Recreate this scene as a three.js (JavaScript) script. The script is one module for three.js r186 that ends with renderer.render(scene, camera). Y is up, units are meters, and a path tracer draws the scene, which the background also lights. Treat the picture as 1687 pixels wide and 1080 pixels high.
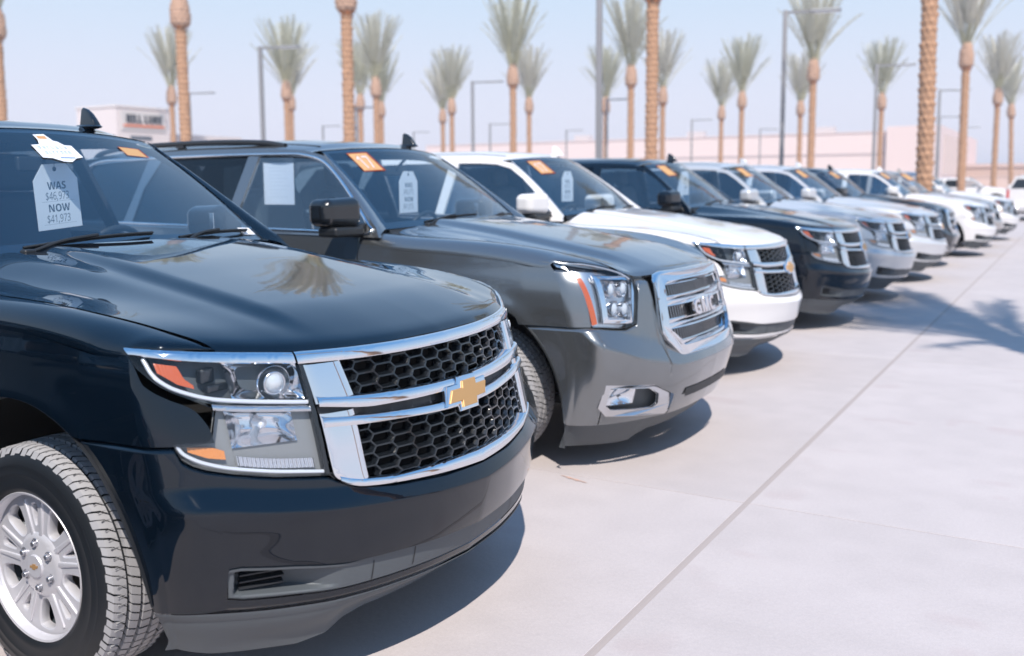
import * as THREE from 'three';
import { mergeGeometries, toCreasedNormals } from 'three/addons/utils/BufferGeometryUtils.js';
import { RoundedBoxGeometry } from 'three/addons/geometries/RoundedBoxGeometry.js';
import { TextGeometry } from 'three/addons/geometries/TextGeometry.js';
import { FontLoader } from 'three/addons/loaders/FontLoader.js';

// ---------- camera ----------
const scene = new THREE.Scene();
const FPX = 1581.3, YAW = 0.5299, PITCH = 0.11868, ROLL = -0.0059;
const EYE = new THREE.Vector3(2.8226, 1.6049, 2.7597);
const camera = new THREE.PerspectiveCamera(2 * Math.atan(540 / FPX) * 180 / Math.PI, 1687 / 1080, 0.05, 2500);
const fwd = new THREE.Vector3(-Math.sin(YAW) * Math.cos(PITCH), -Math.sin(PITCH), -Math.cos(YAW) * Math.cos(PITCH));
const r0 = new THREE.Vector3(Math.cos(YAW), 0, -Math.sin(YAW)), u0 = new THREE.Vector3().crossVectors(r0, fwd);
const right = r0.clone().multiplyScalar(Math.cos(ROLL)).addScaledVector(u0, Math.sin(ROLL));
const up = u0.clone().multiplyScalar(Math.cos(ROLL)).addScaledVector(r0, -Math.sin(ROLL));
camera.position.copy(EYE);
camera.quaternion.setFromRotationMatrix(new THREE.Matrix4().makeBasis(right, up, fwd.clone().negate()));
camera.setViewOffset(1687, 1080, 0, 45.8, 1687, 1080);
camera.focus = 3.55;
camera.userData.fStop = 1.9;
camera.updateProjectionMatrix();

// ---------- sky ----------
const SUN = new THREE.Vector3(0.44, 1, 0.60).normalize();
{
  const W = 256, H = 128, d = new Float32Array(W * H * 4);
  const stops = [[0, [0.74, 0.73, 0.84]], [0.06, [0.68, 0.715, 0.845]], [0.125, [0.545, 0.675, 0.835]], [0.26, [0.37, 0.56, 0.84]], [0.5, [0.16, 0.38, 0.75]], [1, [0.06, 0.22, 0.56]]];
  for (let j = 0; j < H; j++) for (let i = 0; i < W; i++) {
    const el = Math.abs((j + 0.5) / H - 0.5) * 2;           // 0 at the horizon, 1 at the zenith
    let k = 0; while (k < stops.length - 2 && el > stops[k + 1][0]) k++;
    const t = Math.min(1, Math.max(0, (el - stops[k][0]) / (stops[k + 1][0] - stops[k][0])));
    for (let c = 0; c < 3; c++) d[(j * W + i) * 4 + c] = stops[k][1][c] * (1 - t) + stops[k + 1][1][c] * t;
    d[(j * W + i) * 4 + 3] = 1;
  }
  const sky = new THREE.DataTexture(d, W, H, THREE.RGBAFormat, THREE.FloatType);
  sky.mapping = THREE.EquirectangularReflectionMapping; sky.magFilter = sky.minFilter = THREE.LinearFilter; sky.needsUpdate = true;
  scene.background = sky; scene.environment = sky;
}
// ---------- sun and exposure ----------
const sun = new THREE.DirectionalLight(new THREE.Color().setRGB(1, 0.93, 0.85), 5.0);
sun.position.copy(SUN).multiplyScalar(80); scene.add(sun, sun.target);
sun.castShadow = true; sun.shadow.mapSize.set(4096, 4096); sun.shadow.camera.near = 1; sun.shadow.camera.far = 300;
Object.assign(sun.shadow.camera, { left: -60, right: 60, top: 60, bottom: -60 });
const renderer = new THREE.WebGLRenderer({ antialias: true });
renderer.toneMapping = THREE.LinearToneMapping; renderer.toneMappingExposure = 1.17;
renderer.shadowMap.enabled = true;
renderer.setSize(1024, 656);

// ---------- helpers ----------
let seed = 12345;
const rnd = () => { seed = (seed * 1664525 + 1013904223) >>> 0; return seed / 4294967296; };
const rr = (a, b) => a + (b - a) * rnd();
const lerp = (a, b, t) => a + (b - a) * t;
const clamp = (x, a = 0, b = 1) => Math.min(b, Math.max(a, x));
const sst = (a, b, x) => { const t = clamp((x - a) / (b - a)); return t * t * (3 - 2 * t); };
const V = (x, y, z) => new THREE.Vector3(x, y, z);
function itp(xs, ys) {                                      // monotone cubic interpolation
  const n = xs.length, d = [], m = [];
  for (let i = 0; i < n - 1; i++) d.push((ys[i + 1] - ys[i]) / (xs[i + 1] - xs[i]));
  for (let i = 0; i < n; i++) m.push(i === 0 ? d[0] : i === n - 1 ? d[n - 2] : d[i - 1] * d[i] <= 0 ? 0 : 2 * d[i - 1] * d[i] / (d[i - 1] + d[i]));
  return (x) => {
    if (x <= xs[0]) return ys[0]; if (x >= xs[n - 1]) return ys[n - 1];
    let i = 0; while (x > xs[i + 1]) i++;
    const h = xs[i + 1] - xs[i], t = (x - xs[i]) / h, t2 = t * t, t3 = t2 * t;
    return ys[i] * (2 * t3 - 3 * t2 + 1) + m[i] * h * (t3 - 2 * t2 + t) + ys[i + 1] * (-2 * t3 + 3 * t2) + m[i + 1] * h * (t3 - t2);
  };
}
const lin = (xs, ys) => (x) => { if (x <= xs[0]) return ys[0]; let i = 0; while (i < xs.length - 2 && x > xs[i + 1]) i++; return lerp(ys[i], ys[i + 1], clamp((x - xs[i]) / (xs[i + 1] - xs[i]))); };
function grid(nu, nv, fn, us = 1, vs = 1) {
  const p = [], uv = [], ix = [];
  for (let j = 0; j <= nv; j++) for (let i = 0; i <= nu; i++) { const q = fn(i / nu, j / nv); p.push(q[0], q[1], q[2]); uv.push(i / nu * us, j / nv * vs); }
  for (let j = 0; j < nv; j++) for (let i = 0; i < nu; i++) { const a = j * (nu + 1) + i, b = a + 1, c = a + nu + 1, e = c + 1; ix.push(a, b, e, a, e, c); }
  const g = new THREE.BufferGeometry(); g.setAttribute('position', new THREE.Float32BufferAttribute(p, 3)); g.setAttribute('uv', new THREE.Float32BufferAttribute(uv, 2)); g.setIndex(ix); g.computeVertexNormals(); return g;
}
function mir(g) {                                           // mirrored about the car's centre line
  const o = g.clone(), p = o.attributes.position; for (let i = 0; i < p.count; i++) p.setZ(i, -p.getZ(i));
  if (o.index) { const a = o.index.array; for (let i = 0; i < a.length; i += 3) { const t = a[i]; a[i] = a[i + 1]; a[i + 1] = t; } } 
  else { for (const k in o.attributes) { const at = o.attributes[k], s = at.itemSize; for (let i = 0; i < at.count; i += 3) for (let c = 0; c < s; c++) { const t = at.array[i * s + c]; at.array[i * s + c] = at.array[(i + 1) * s + c]; at.array[(i + 1) * s + c] = t; } } }
  o.computeVertexNormals(); return o;
}
function mg(list) {
  const l = list.map((g) => { const o = g.index ? g.toNonIndexed() : g; for (const k of Object.keys(o.attributes)) if (!['position', 'normal', 'uv'].includes(k)) o.deleteAttribute(k);
    if (!o.attributes.uv) o.setAttribute('uv', new THREE.Float32BufferAttribute(new Float32Array(o.attributes.position.count * 2), 2)); return o; });
  return mergeGeometries(l);
}
const rb = (w, h, d, r, x = 0, y = 0, z = 0, s = 2) => new RoundedBoxGeometry(w, h, d, s, r).translate(x, y, z);
const bx = (w, h, d, x = 0, y = 0, z = 0) => new THREE.BoxGeometry(w, h, d).translate(x, y, z);
const tube = (pts, r, n = 32, rs = 8, closed = false) => new THREE.TubeGeometry(new THREE.CatmullRomCurve3(pts.map((q) => V(...q)), closed, 'catmullrom', 0.5), n, r, rs, closed);
const crease = (g, a = 0.5) => toCreasedNormals(g, a);
const names = new Map();
function numbered(n) { const k = names.get(n) || 0; names.set(n, k + 1); return k ? n + '_' + String(k).padStart(3, '0') : n; }
function mesh(name, g, m, parent, label) { const o = new THREE.Mesh(g, m); o.name = name; o.castShadow = o.receiveShadow = true; if (label) o.userData.label = label; if (parent) parent.add(o); return o; }
function thing(name, label, category, group, pos = [0, 0, 0]) { const o = new THREE.Group(); o.name = numbered(name); o.position.set(...pos); o.userData = { label, category }; if (group) o.userData.group = group; scene.add(o); return o; }
const shade = (o) => o.traverse((c) => { if (c.isMesh) c.castShadow = c.receiveShadow = true; });

// value noise for textures
function noiseField(N, cells, sd) {
  let s = sd >>> 0; const R = () => { s = (s * 1664525 + 1013904223) >>> 0; return s / 4294967296; };
  const g = new Float32Array(cells * cells); for (let i = 0; i < g.length; i++) g[i] = R();
  const o = new Float32Array(N * N);
  for (let y = 0; y < N; y++) for (let x = 0; x < N; x++) {
    const fx = x / N * cells, fy = y / N * cells, x0 = fx | 0, y0 = fy | 0, tx = fx - x0, ty = fy - y0, sx = tx * tx * (3 - 2 * tx), sy = ty * ty * (3 - 2 * ty), x1 = (x0 + 1) % cells, y1 = (y0 + 1) % cells;
    o[y * N + x] = lerp(lerp(g[y0 * cells + x0], g[y0 * cells + x1], sx), lerp(g[y1 * cells + x0], g[y1 * cells + x1], sx), sy);
  }
  return o;
}
function tex(N, fn, srgb = true) {
  const d = new Uint8Array(N * N * 4);
  for (let i = 0; i < N * N; i++) { const c = fn(i % N, (i / N) | 0, i); for (let k = 0; k < 3; k++) d[i * 4 + k] = clamp(c[k]) * 255; d[i * 4 + 3] = 255; }
  const t = new THREE.DataTexture(d, N, N); t.wrapS = t.wrapT = THREE.RepeatWrapping; t.magFilter = THREE.LinearFilter; t.minFilter = THREE.LinearMipmapLinearFilter; t.generateMipmaps = true;
  if (srgb) t.colorSpace = THREE.SRGBColorSpace; t.needsUpdate = true; return t;
}
const C = (r, g, b) => new THREE.Color().setRGB(r, g, b);
const std = (c, roughness = 0.6, metalness = 0, o = {}) => new THREE.MeshStandardMaterial({ color: C(...c), roughness, metalness, side: THREE.DoubleSide, ...o });
const phy = (c, o) => new THREE.MeshPhysicalMaterial({ color: C(...c), side: THREE.DoubleSide, ...o });
const paint = (c, metal = 0, rough = 0.35, ior = 1.5) => phy(c, { metalness: metal, roughness: rough, ior, specularIntensity: metal ? 1 : rough < 0.1 ? 1 : 0.25, clearcoat: 1, clearcoatRoughness: 0.02 });
// a world position from a picture column, a depth along the view and a height
function spot(px, depth, y = 0, py = 300) {
  const d = fwd.clone().addScaledVector(right, (px - 843.5) / FPX).addScaledVector(up, -(py - 494.2) / FPX);
  const q = EYE.clone().addScaledVector(d, depth); q.y = y; return q;
}
const font = await new FontLoader().loadAsync('fonts/droid/droid_sans_bold.typeface.json');

// ---------- shared materials ----------
const nA = noiseField(512, 128, 7), nB = noiseField(512, 24, 9), nC = noiseField(512, 6, 3), nD = noiseField(512, 256, 21);
const M = {
  chrome: std([0.80, 0.81, 0.83], 0.07, 1), chromeSoft: std([0.62, 0.63, 0.65], 0.22, 1),
  black: std([0.012, 0.014, 0.017], 0.5), gloss: phy([0.008, 0.010, 0.013], { roughness: 0.18, clearcoat: 0.6 }), under: std([0.01, 0.01, 0.011], 0.9),
  plastic: std([0.075, 0.085, 0.095], 0.55), trim: std([0.02, 0.022, 0.026], 0.45),
  rubber: std([0.008, 0.010, 0.013], 0.48), tread: std([0.33, 0.325, 0.335], 0.85),
  rim: std([0.62, 0.61, 0.64], 0.42, 0.45), steel: std([0.38, 0.36, 0.35], 0.4, 0.9), nut: std([0.45, 0.45, 0.48], 0.3, 0.9),
  glass: phy([0.86, 0.93, 0.97], { transmission: 1, thickness: 0, roughness: 0.0, ior: 2.3 }), lens: phy([0.98, 0.99, 1], { transmission: 1, thickness: 0, roughness: 0, ior: 1.45 }),
  tint: phy([0.10, 0.14, 0.17], { transmission: 1, thickness: 0, roughness: 0.0, ior: 1.5 }),
  amber: phy([0.42, 0.075, 0.012], { roughness: 0.25, clearcoat: 1 }), amberPale: phy([0.55, 0.20, 0.05], { roughness: 0.25, clearcoat: 1 }), red: phy([0.50, 0.02, 0.02], { roughness: 0.2, clearcoat: 1 }),
  reflector: std([0.82, 0.83, 0.85], 0.10, 1), pipe: phy([0.66, 0.69, 0.74], { roughness: 0.15, metalness: 0.35, clearcoat: 1 }), housing: std([0.045, 0.055, 0.065], 0.35), housingGrey: std([0.22, 0.23, 0.24], 0.4, 0.3),
  gold: std([0.52, 0.30, 0.125], 0.45, 0.45), cabin: std([0.016, 0.026, 0.036], 0.8), seat: std([0.022, 0.033, 0.044], 0.7), white: std([0.8, 0.8, 0.8], 0.5),
  paper: std([0.82, 0.82, 0.83], 0.7),
};

// ---------- vehicle geometry (x forward from the front axle, y up, z to the car's right) ----------
const ARC = 0.56, AY = 0.40;
const archX = (y) => y < AY ? ARC : y > AY + ARC ? 0 : Math.sqrt(ARC * ARC - (y - AY) ** 2);
const sideZ = itp([0.15, 0.3, 0.45, 0.6, 0.75, 0.9, 1.0, 1.08, 1.15, 1.25, 1.32], [0.93, 0.965, 0.99, 1.008, 1.016, 1.016, 1.008, 0.995, 0.978, 0.962, 0.952]);
function noseShape(cfg) {
  const idx = cfg.Z.map((_, i) => i / (cfg.Z.length - 1)), zt = itp(idx, cfg.Z), dt = itp(idx, cfg.D), Dz = itp(cfg.Z, cfg.D), XC = itp(cfg.YC, cfg.XC), ee = itp(cfg.EY, cfg.E);
  const S = (z) => 1 - Math.exp(-((z / 0.35) ** 2));
  const x8 = (y) => XC(y) - dt(0.8) - ee(y);
  const W0 = (t, y) => { const a = Math.abs(t), z0 = zt(a); let x = XC(y) - dt(a) - ee(y) * S(z0); if (a > 0.8) x = lerp(x8(y), archX(y), (a - 0.8) / 0.2); return [x, y, Math.sign(t) * z0 * sideZ(y) / 1.015]; };
  const W = (t, y, off = 0) => { const q = W0(t, y); if (!off) return q; const e = 0.004, a = W0(clamp(t - e, -1, 1), y), b = W0(clamp(t + e, -1, 1), y), tx = b[0] - a[0], tz = b[2] - a[2], l = Math.hypot(tx, tz) || 1; return [q[0] + off * tz / l, y, q[2] - off * tx / l]; };
  const X0 = (z, y) => { const zz = Math.min(Math.abs(z) * 1.015 / sideZ(y), 1.0149); return XC(y) - Dz(zz) - ee(y) * S(zz); };
  const fp = (z, y, off = 0) => { const x = X0(z, y); if (!off) return [x, y, z]; const e = 0.003, s = (X0(z + e, y) - X0(z - e, y)) / (2 * e), l = Math.hypot(1, s); return [x + off / l, y, z - off * s / l]; };
  const tOf = (z, y) => { let a = 0, b = 1; for (let i = 0; i < 40; i++) { const m = (a + b) / 2; if (zt(m) * sideZ(y) / 1.015 < z) a = m; else b = m; } return a; };
  return { W, fp, x8, tOf, XC, X0 };
}
const SEC = [[0, -1], [0, 0.3], [0.10, 0.8], [0.28, 1], [0.72, 1], [0.90, 0.8], [1, 0.3], [1, -1]];
const band = (fp, top, bot, z0, z1, h = 0.012, d = 0.03, n = 64) => crease(grid(n, SEC.length - 1, (u, v) => { const z = lerp(z0, z1, u), s = SEC[Math.round(v * (SEC.length - 1))]; return fp(z, lerp(top(z), bot(z), s[0]), s[1] < 0 ? -d : h * s[1]); }), 0.7);
const bandV = (fp, zo, zi, y0, y1, h = 0.012, d = 0.03, n = 24) => crease(grid(n, SEC.length - 1, (u, v) => { const y = lerp(y0, y1, u), s = SEC[Math.round(v * (SEC.length - 1))]; return fp(lerp(zo(y), zi(y), s[0]), y, s[1] < 0 ? -d : h * s[1]); }), 0.7);
const patch = (fp, z0, z1, bot, top, off, nu = 40, nv = 14, fo) => grid(nu, nv, (u, v) => { const z = lerp(z0, z1, u), y = lerp(bot(z), top(z), v); return fp(z, y, off + (fo ? fo(u, v) : 0)); });
const wallOf = (fp, pts, o0, o1) => crease(grid(pts.length, 3, (u, v) => { const q = pts[Math.round(u * pts.length) % pts.length]; return fp(q[0], q[1], lerp(o0, o1, v)); }), 0.6);
const cst = (v) => () => v;
// a flat outline in (distance to the viewer's right, height) laid onto the nose surface with thickness
function onNose(fp, geo, zc, yc, off) { const p = geo.attributes.position; for (let i = 0; i < p.count; i++) { const q = fp(zc - p.getX(i), yc + p.getY(i), off + p.getZ(i)); p.setXYZ(i, q[0], q[1], q[2]); } geo.computeVertexNormals(); return crease(geo, 0.5); }
function shapeOf(pts) { const s = new THREE.Shape(); pts.forEach((q, i) => i ? s.lineTo(q[0], q[1]) : s.moveTo(q[0], q[1])); s.closePath(); return s; }
function honeycomb(fp, inside, off, a = 0.047, c = 0.031, b = 0.0188, wall = 0.0046, depth = 0.035) {
  const P = [], I = [], quad = (q0, q1, q2, q3) => { const k = P.length / 3; P.push(...q0, ...q1, ...q2, ...q3); I.push(k, k + 1, k + 2, k, k + 2, k + 3); };
  for (let r = -14; r < 70; r++) for (let k = -8; k <= 8; k++) {
    const zc = k * 2 * (a + c) + (r % 2 ? a + c : 0), yc = 0.6 + r * b; if (!inside(zc, yc)) continue;
    const hex = (w) => [[a - w * 1.5, 0], [c - w * 0.6, b - w], [-c + w * 0.6, b - w], [-a + w * 1.5, 0], [-c + w * 0.6, -b + w], [c - w * 0.6, -b + w]];
    const o = hex(-0.0003), m = hex(wall * 0.55), n = hex(wall * 1.5);
    for (let i = 0; i < 6; i++) { const j = (i + 1) % 6, F = (q, f) => fp(zc + q[0], yc + q[1], off + f);
      quad(F(o[i], 0), F(o[j], 0), F(m[j], 0), F(m[i], 0)); quad(F(m[i], 0), F(m[j], 0), F(n[j], -depth * 0.4), F(n[i], -depth * 0.4)); quad(F(n[i], -depth * 0.4), F(n[j], -depth * 0.4), F(n[j], -depth), F(n[i], -depth)); }
  }
  const g = new THREE.BufferGeometry(); g.setAttribute('position', new THREE.Float32BufferAttribute(P, 3)); g.setIndex(I); return crease(g, 0.3);
}

// ---- wheels ----
function wheelParts(detail) {                               // axle along z, outer face towards +z
  const out = [], R = 0.40, prof = [[0.238, -0.125], [0.27, -0.135], [0.33, -0.138], [0.368, -0.128], [0.382, -0.112], [0.384, 0], [0.382, 0.112], [0.368, 0.128], [0.345, 0.135], [0.338, 0.1375], [0.334, 0.1375], [0.330, 0.136], [0.318, 0.1365], [0.310, 0.139], [0.305, 0.139], [0.300, 0.1365], [0.275, 0.134], [0.262, 0.137], [0.252, 0.130], [0.238, 0.122]];
  const carcass = new THREE.LatheGeometry(prof.map((q) => new THREE.Vector2(q[0], q[1])), 96).rotateX(Math.PI / 2);
  out.push({ n: 'tyre', g: carcass, m: 'rubber', k: 'tyre' });
  const ribs = [[-0.095, 0.032], [-0.0475, 0.034], [0, 0.036], [0.0475, 0.034], [0.095, 0.032]], bl = [];
  const NB = detail ? 84 : 48;
  ribs.forEach(([zc, w], r) => { for (let i = 0; i < NB; i++) {
    const a0 = (i + (r % 2) * 0.5) / NB * Math.PI * 2, da = Math.PI * 2 / NB * (0.84 + 0.07 * Math.sin(i * 2.1 + r)), sk = (r - 2) * 0.009 + 0.006, edge = Math.abs(zc) > 0.09 ? Math.sign(zc) : 0;
    const z0 = zc - w / 2, z1 = zc + w / 2, Rr = (z) => R - 0.0012 - 0.006 * (z / 0.11) ** 2;
    bl.push(grid(2, 5, (u, v) => { const jag = (detail && r !== 2 && v > 0.3 && v < 0.7) ? (Math.round(u * 2) % 2) * 0.004 : 0; const a = a0 + da * u + sk * (v - 0.5) * 4, prof2 = [[z0, 0.379], [z0 + 0.001, Rr(z0)], [lerp(z0, z1, 0.35), Rr(zc)], [lerp(z0, z1, 0.65), Rr(zc)], [z1 - 0.001, Rr(z1)], [z1, 0.379]], q = prof2[Math.round(v * 5)]; let z = q[0] + jag * 0.2, rd = q[1];
      if (edge > 0 && v === 1) { z = 0.129; rd = i % 2 ? 0.366 : 0.372; } if (edge < 0 && v === 0) { z = -0.1315; rd = 0.36; } if (edge > 0 && v === 0.8) { z = 0.121; rd = 0.388; } if (edge < 0 && v === 0.2) { z = -0.121; rd = 0.386; }
      return [Math.cos(a) * rd, Math.sin(a) * rd, z]; }));
    // leading and trailing faces
    for (const u of [0, 1]) { const a = a0 + da * u; bl.push(grid(1, 1, (s, v) => [Math.cos(a) * lerp(0.379, R - 0.004, v), Math.sin(a) * lerp(0.379, R - 0.004, v), lerp(z0, z1, s)])); }
  } });
  out.push({ n: 'tread', g: crease(mg(bl), 0.6), m: 'tread', u: 'tyre' });
  // raised sidewall ring and lettering blocks
  const rimR = 0.241;
  const s = new THREE.Shape(); s.absarc(0, 0, rimR - 0.006, 0, Math.PI * 2);
  const hole = (pts) => { const h = new THREE.Path(new THREE.CatmullRomCurve3(pts.map((q) => V(q[0], q[1], 0)), true, 'catmullrom', 0.35).getPoints(detail ? 28 : 14).map((q) => new THREE.Vector2(q.x, q.y))); s.holes.push(h); };
  const pol = (r, a) => [r * Math.cos(a), r * Math.sin(a)], D = Math.PI / 180;
  for (let k = 0; k < 5; k++) {
    const b = (53 + 72 * k) * D, c = (17 + 72 * k) * D;
    hole([pol(0.118, b - 9 * D), pol(0.148, b - 12.5 * D), pol(0.190, b - 13 * D), pol(0.212, b - 10 * D), pol(0.219, b), pol(0.212, b + 10 * D), pol(0.190, b + 13 * D), pol(0.148, b + 12.5 * D), pol(0.118, b + 9 * D), pol(0.110, b)]);
    hole([pol(0.132, c - 2.6 * D), pol(0.160, c - 4.6 * D), pol(0.196, c - 5 * D), pol(0.205, c), pol(0.196, c + 5 * D), pol(0.160, c + 4.6 * D), pol(0.132, c + 2.6 * D), pol(0.127, c)]);
  }
  const face = new THREE.ExtrudeGeometry(s, { depth: 0.012, bevelEnabled: true, bevelThickness: 0.012, bevelSize: 0.006, bevelSegments: 2, curveSegments: 40 });
  face.translate(0, 0, 0.074);
  const ribsR = []; for (let k = 0; k < 5; k++) for (const o of [-12.2, 12.2]) { const a = (17 + 72 * k + o) * D, g = rb(0.125, 0.013, 0.016, 0.004, 0.155, 0, 0.0955, 2), p = g.attributes.position; for (let q = 0; q < p.count; q++) p.setY(q, p.getY(q) * (1.5 - (p.getX(q) - 0.09) * 5)); g.computeVertexNormals(); ribsR.push(g.rotateZ(a)); }
  const lathe = (pts, n = 72) => new THREE.LatheGeometry(pts.map((q) => new THREE.Vector2(...q)), n).rotateX(Math.PI / 2);
  out.push({ n: 'rim', g: crease(mg([face, ...ribsR, lathe([[0.226, 0.074], [0.231, 0.096], [0.238, 0.110], [0.243, 0.118], [0.247, 0.125], [0.2445, 0.130], [0.238, 0.127], [0.232, 0.108]]), lathe([[0.0, 0.116], [0.050, 0.116], [0.058, 0.112], [0.086, 0.110], [0.098, 0.105], [0.112, 0.094]], 48), new THREE.CylinderGeometry(0.036, 0.040, 0.008, 40).rotateX(Math.PI / 2).translate(0, 0, 0.118)]), 0.55), m: 'rim', k: 'rim' });
  const nut = mg([new THREE.CylinderGeometry(0.0115, 0.0130, 0.012, 6).rotateX(Math.PI / 2), new THREE.SphereGeometry(0.0108, 10, 5, 0, 6.3, 0, 1.57).scale(1, 0.5, 1).rotateX(Math.PI / 2).translate(0, 0, 0.006), new THREE.TorusGeometry(0.0155, 0.0028, 6, 20).translate(0, 0, -0.004)]);
  for (let k = 0; k < 6; k++) { const a = (28 + 60 * k) * D; out.push({ n: 'lug_nut', g: nut.clone().translate(Math.cos(a) * 0.0725, Math.sin(a) * 0.0725, 0.113), m: 'nut', u: 'rim' }); }
  out.push({ n: 'cap_emblem', g: new THREE.ExtrudeGeometry(shapeOf([[-0.022, -0.004], [-0.009, -0.004], [-0.010, -0.009], [0.006, -0.009], [0.008, -0.004], [0.018, -0.004], [0.022, 0.004], [0.009, 0.004], [0.010, 0.009], [-0.006, 0.009], [-0.008, 0.004], [-0.018, 0.004]]), { depth: 0.0015, bevelEnabled: false }).translate(0, 0, 0.1222), m: 'gold' });
  out.push({ n: 'wheel_barrel', g: lathe([[0.205, -0.11], [0.214, -0.02], [0.222, 0.055], [0.227, 0.075]]), m: 'housing' });
  out.push({ n: 'brake_disc', g: new THREE.CylinderGeometry(0.165, 0.165, 0.03, 48).rotateX(Math.PI / 2).translate(0, 0, 0.02), m: 'steel' });
  out.push({ n: 'brake_caliper', g: rb(0.07, 0.18, 0.10, 0.02, -0.14, 0.03, 0.02), m: 'housingGrey' });
  return out;
}

// ---- body shared by both fronts ----
const hoodY = itp([-1.7, -1.45, -1.06, -0.77, -0.43, -0.18, -0.07, -0.025, 0], [0.262, 0.245, 0.200, 0.155, 0.102, 0.062, 0.036, 0.019, 0]);
function bodyParts(N, cfg, P) {
  const { W, fp, x8, tOf, X0 } = N, add = (n, g, m, o = {}) => P.push({ n, g, m, ...o }), both = (n, g, m, o = {}) => { add(n, g, m, o); add(n, mir(g), m, o); };
  const shutZ = cfg.shut || itp([-0.8, -0.3, 0.2, 0.52, 0.682], [0.865, 0.88, 0.880, 0.850, 0.80]);
  // hood
  const yf = (z) => cfg.hoodFront(Math.abs(z)), xf = (z) => X0(z, yf(z)) - 0.004, hz = cfg.hoodHalf;
  const xr = (z) => -0.615 - 0.115 * (z / 0.8) ** 2;
  const hoodH = (x, z) => { const s = xf(z) - x, az = Math.abs(z), sh = sst(0.56, 0.88, az) * 0.42 * sst(0.05, 1.2, s); const dome = cfg.dome * (1 - sst(0.47, 0.56, az + 0.05 * s)) * sst(0.02, 0.35, s); return yf(z) + hoodY(-s) * (1 - sh) + dome + 0.012 * (1 - az * az) * sst(0, 0.5, s); };
  const hood = grid(96, 64, (u, v) => { const k = u * 2 - 1, q = 1 - (1 - v) ** 1.6; const zb = k * shutZ(lerp(-0.735, cfg.shoulderEnd, q)); const x = lerp(xr(zb), xf(zb), q); return [x, hoodH(x, zb), zb]; });
  const lip = grid(96, 2, (u, v) => { const z = (u * 2 - 1) * hz, x = xf(z); return [x - v * 0.02, yf(z) - v * 0.02, z]; });
  add('hood', mg([hood, lip]), 'paint', { k: 'hood' });
  const shutY = (x) => hoodH(Math.min(x, xf(hz)), shutZ(x)) - 0.002;
  // fender
  const topY = (x) => lerp(shutY(x) - 0.085, cfg.fenderFrontY, sst(0.36, 0.6, x));
  const flare = (x, y) => { const d = Math.hypot(x, y - AY) - ARC; return 0.012 * Math.exp(-((d / 0.06) ** 2)) * sst(0.3, 0.5, y); };
  const xd = -0.86;
  const side = grid(90, 26, (u, v) => { const xc = lerp(0.565, xd, u), yb = xc > 0.28 ? cfg.seamY : xc > -ARC ? Math.max(AY, AY + Math.sqrt(Math.max(0, ARC * ARC - xc * xc))) : 0.40; const y = lerp(Math.max(yb, 0.4), topY(xc), v); const x = xc + (x8(y) - 0.565) * (1 - u) ** 5; return [x, y, sideZ(y) * (1.0 / 1.015 + (0.015 / 1.015) * Math.min(1, u * 6)) + flare(x, y)]; });
  const nosePatch = grid(24, 24, (u, v) => { const y = lerp(cfg.seamY, cfg.fenderFrontY, v), tb = tOf(cfg.lampEdge(y), y); return W(lerp(tb, 0.8, u), y); });
  const shoulder = grid(70, 12, (u, v) => {
    const x = lerp(xd, cfg.shoulderEnd, u), f = clamp((x - x8(cfg.fenderFrontY)) / (cfg.shoulderEnd - x8(cfg.fenderFrontY)));
    let oy = topY(x), oz; if (x <= x8(cfg.fenderFrontY)) oz = sideZ(oy) * lerp(1, 1 / 1.015, sst(0.3, 0.55, x)); else { let a = 0.5, b = 1.0; for (let i = 0; i < 30; i++) { const m = (a + b) / 2; if (X0(m, cfg.fenderFrontY) > x) a = m; else b = m; } oz = a; oy = cfg.fenderFrontY + (cfg.shoulderY - cfg.fenderFrontY) * f; }
    const sz = Math.min(shutZ(x) + 0.005, oz - 0.001), sy = Math.max(shutY(x), oy + 0.0), th = v * Math.PI / 2; return [x, oy + (sy - oy) * Math.sin(th), oz + (sz - oz) * (1 - Math.cos(th))]; });
  both('front_fender', mg([side, nosePatch, shoulder]), 'paint', { k: 'fender' });
  const lipPts = []; for (let i = 0; i <= 40; i++) { const a = -0.02 + (Math.PI + 0.04) * i / 40; lipPts.push([Math.cos(a) * ARC, AY + Math.sin(a) * ARC]); }
  const lipOf = (x0) => grid(40, 3, (u, v) => { const q = lipPts[Math.round(u * 40)], y = Math.max(q[1], 0.36), r = 1 - v * 0.02; return [x0 + q[0] * r, AY + (y - AY) * r, sideZ(y) + flare(q[0], y) - v * 0.07 + 0.001]; });
  const well = (x0) => mg([grid(40, 1, (u, v) => { const q = lipPts[Math.round(u * 40)]; return [x0 + q[0] * 1.03, AY + (q[1] - AY) * 1.03, lerp(0.93, 0.45, v)]; }), grid(40, 1, (u, v) => { const q = lipPts[Math.round(u * 40)]; return [x0 + q[0] * 1.03 * v, AY + (q[1] - AY) * 1.03 * v - (1 - v) * 0.2, 0.5]; })]);
  for (const x0 of [0, -2.946]) { both('arch_lip', lipOf(x0), 'trim'); both('wheel_well', well(x0), 'under'); }
  // doors and quarter panel
  const belt = itp([-4.1, -3, -2, -0.86], [1.335, 1.33, 1.32, 1.305]);
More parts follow.
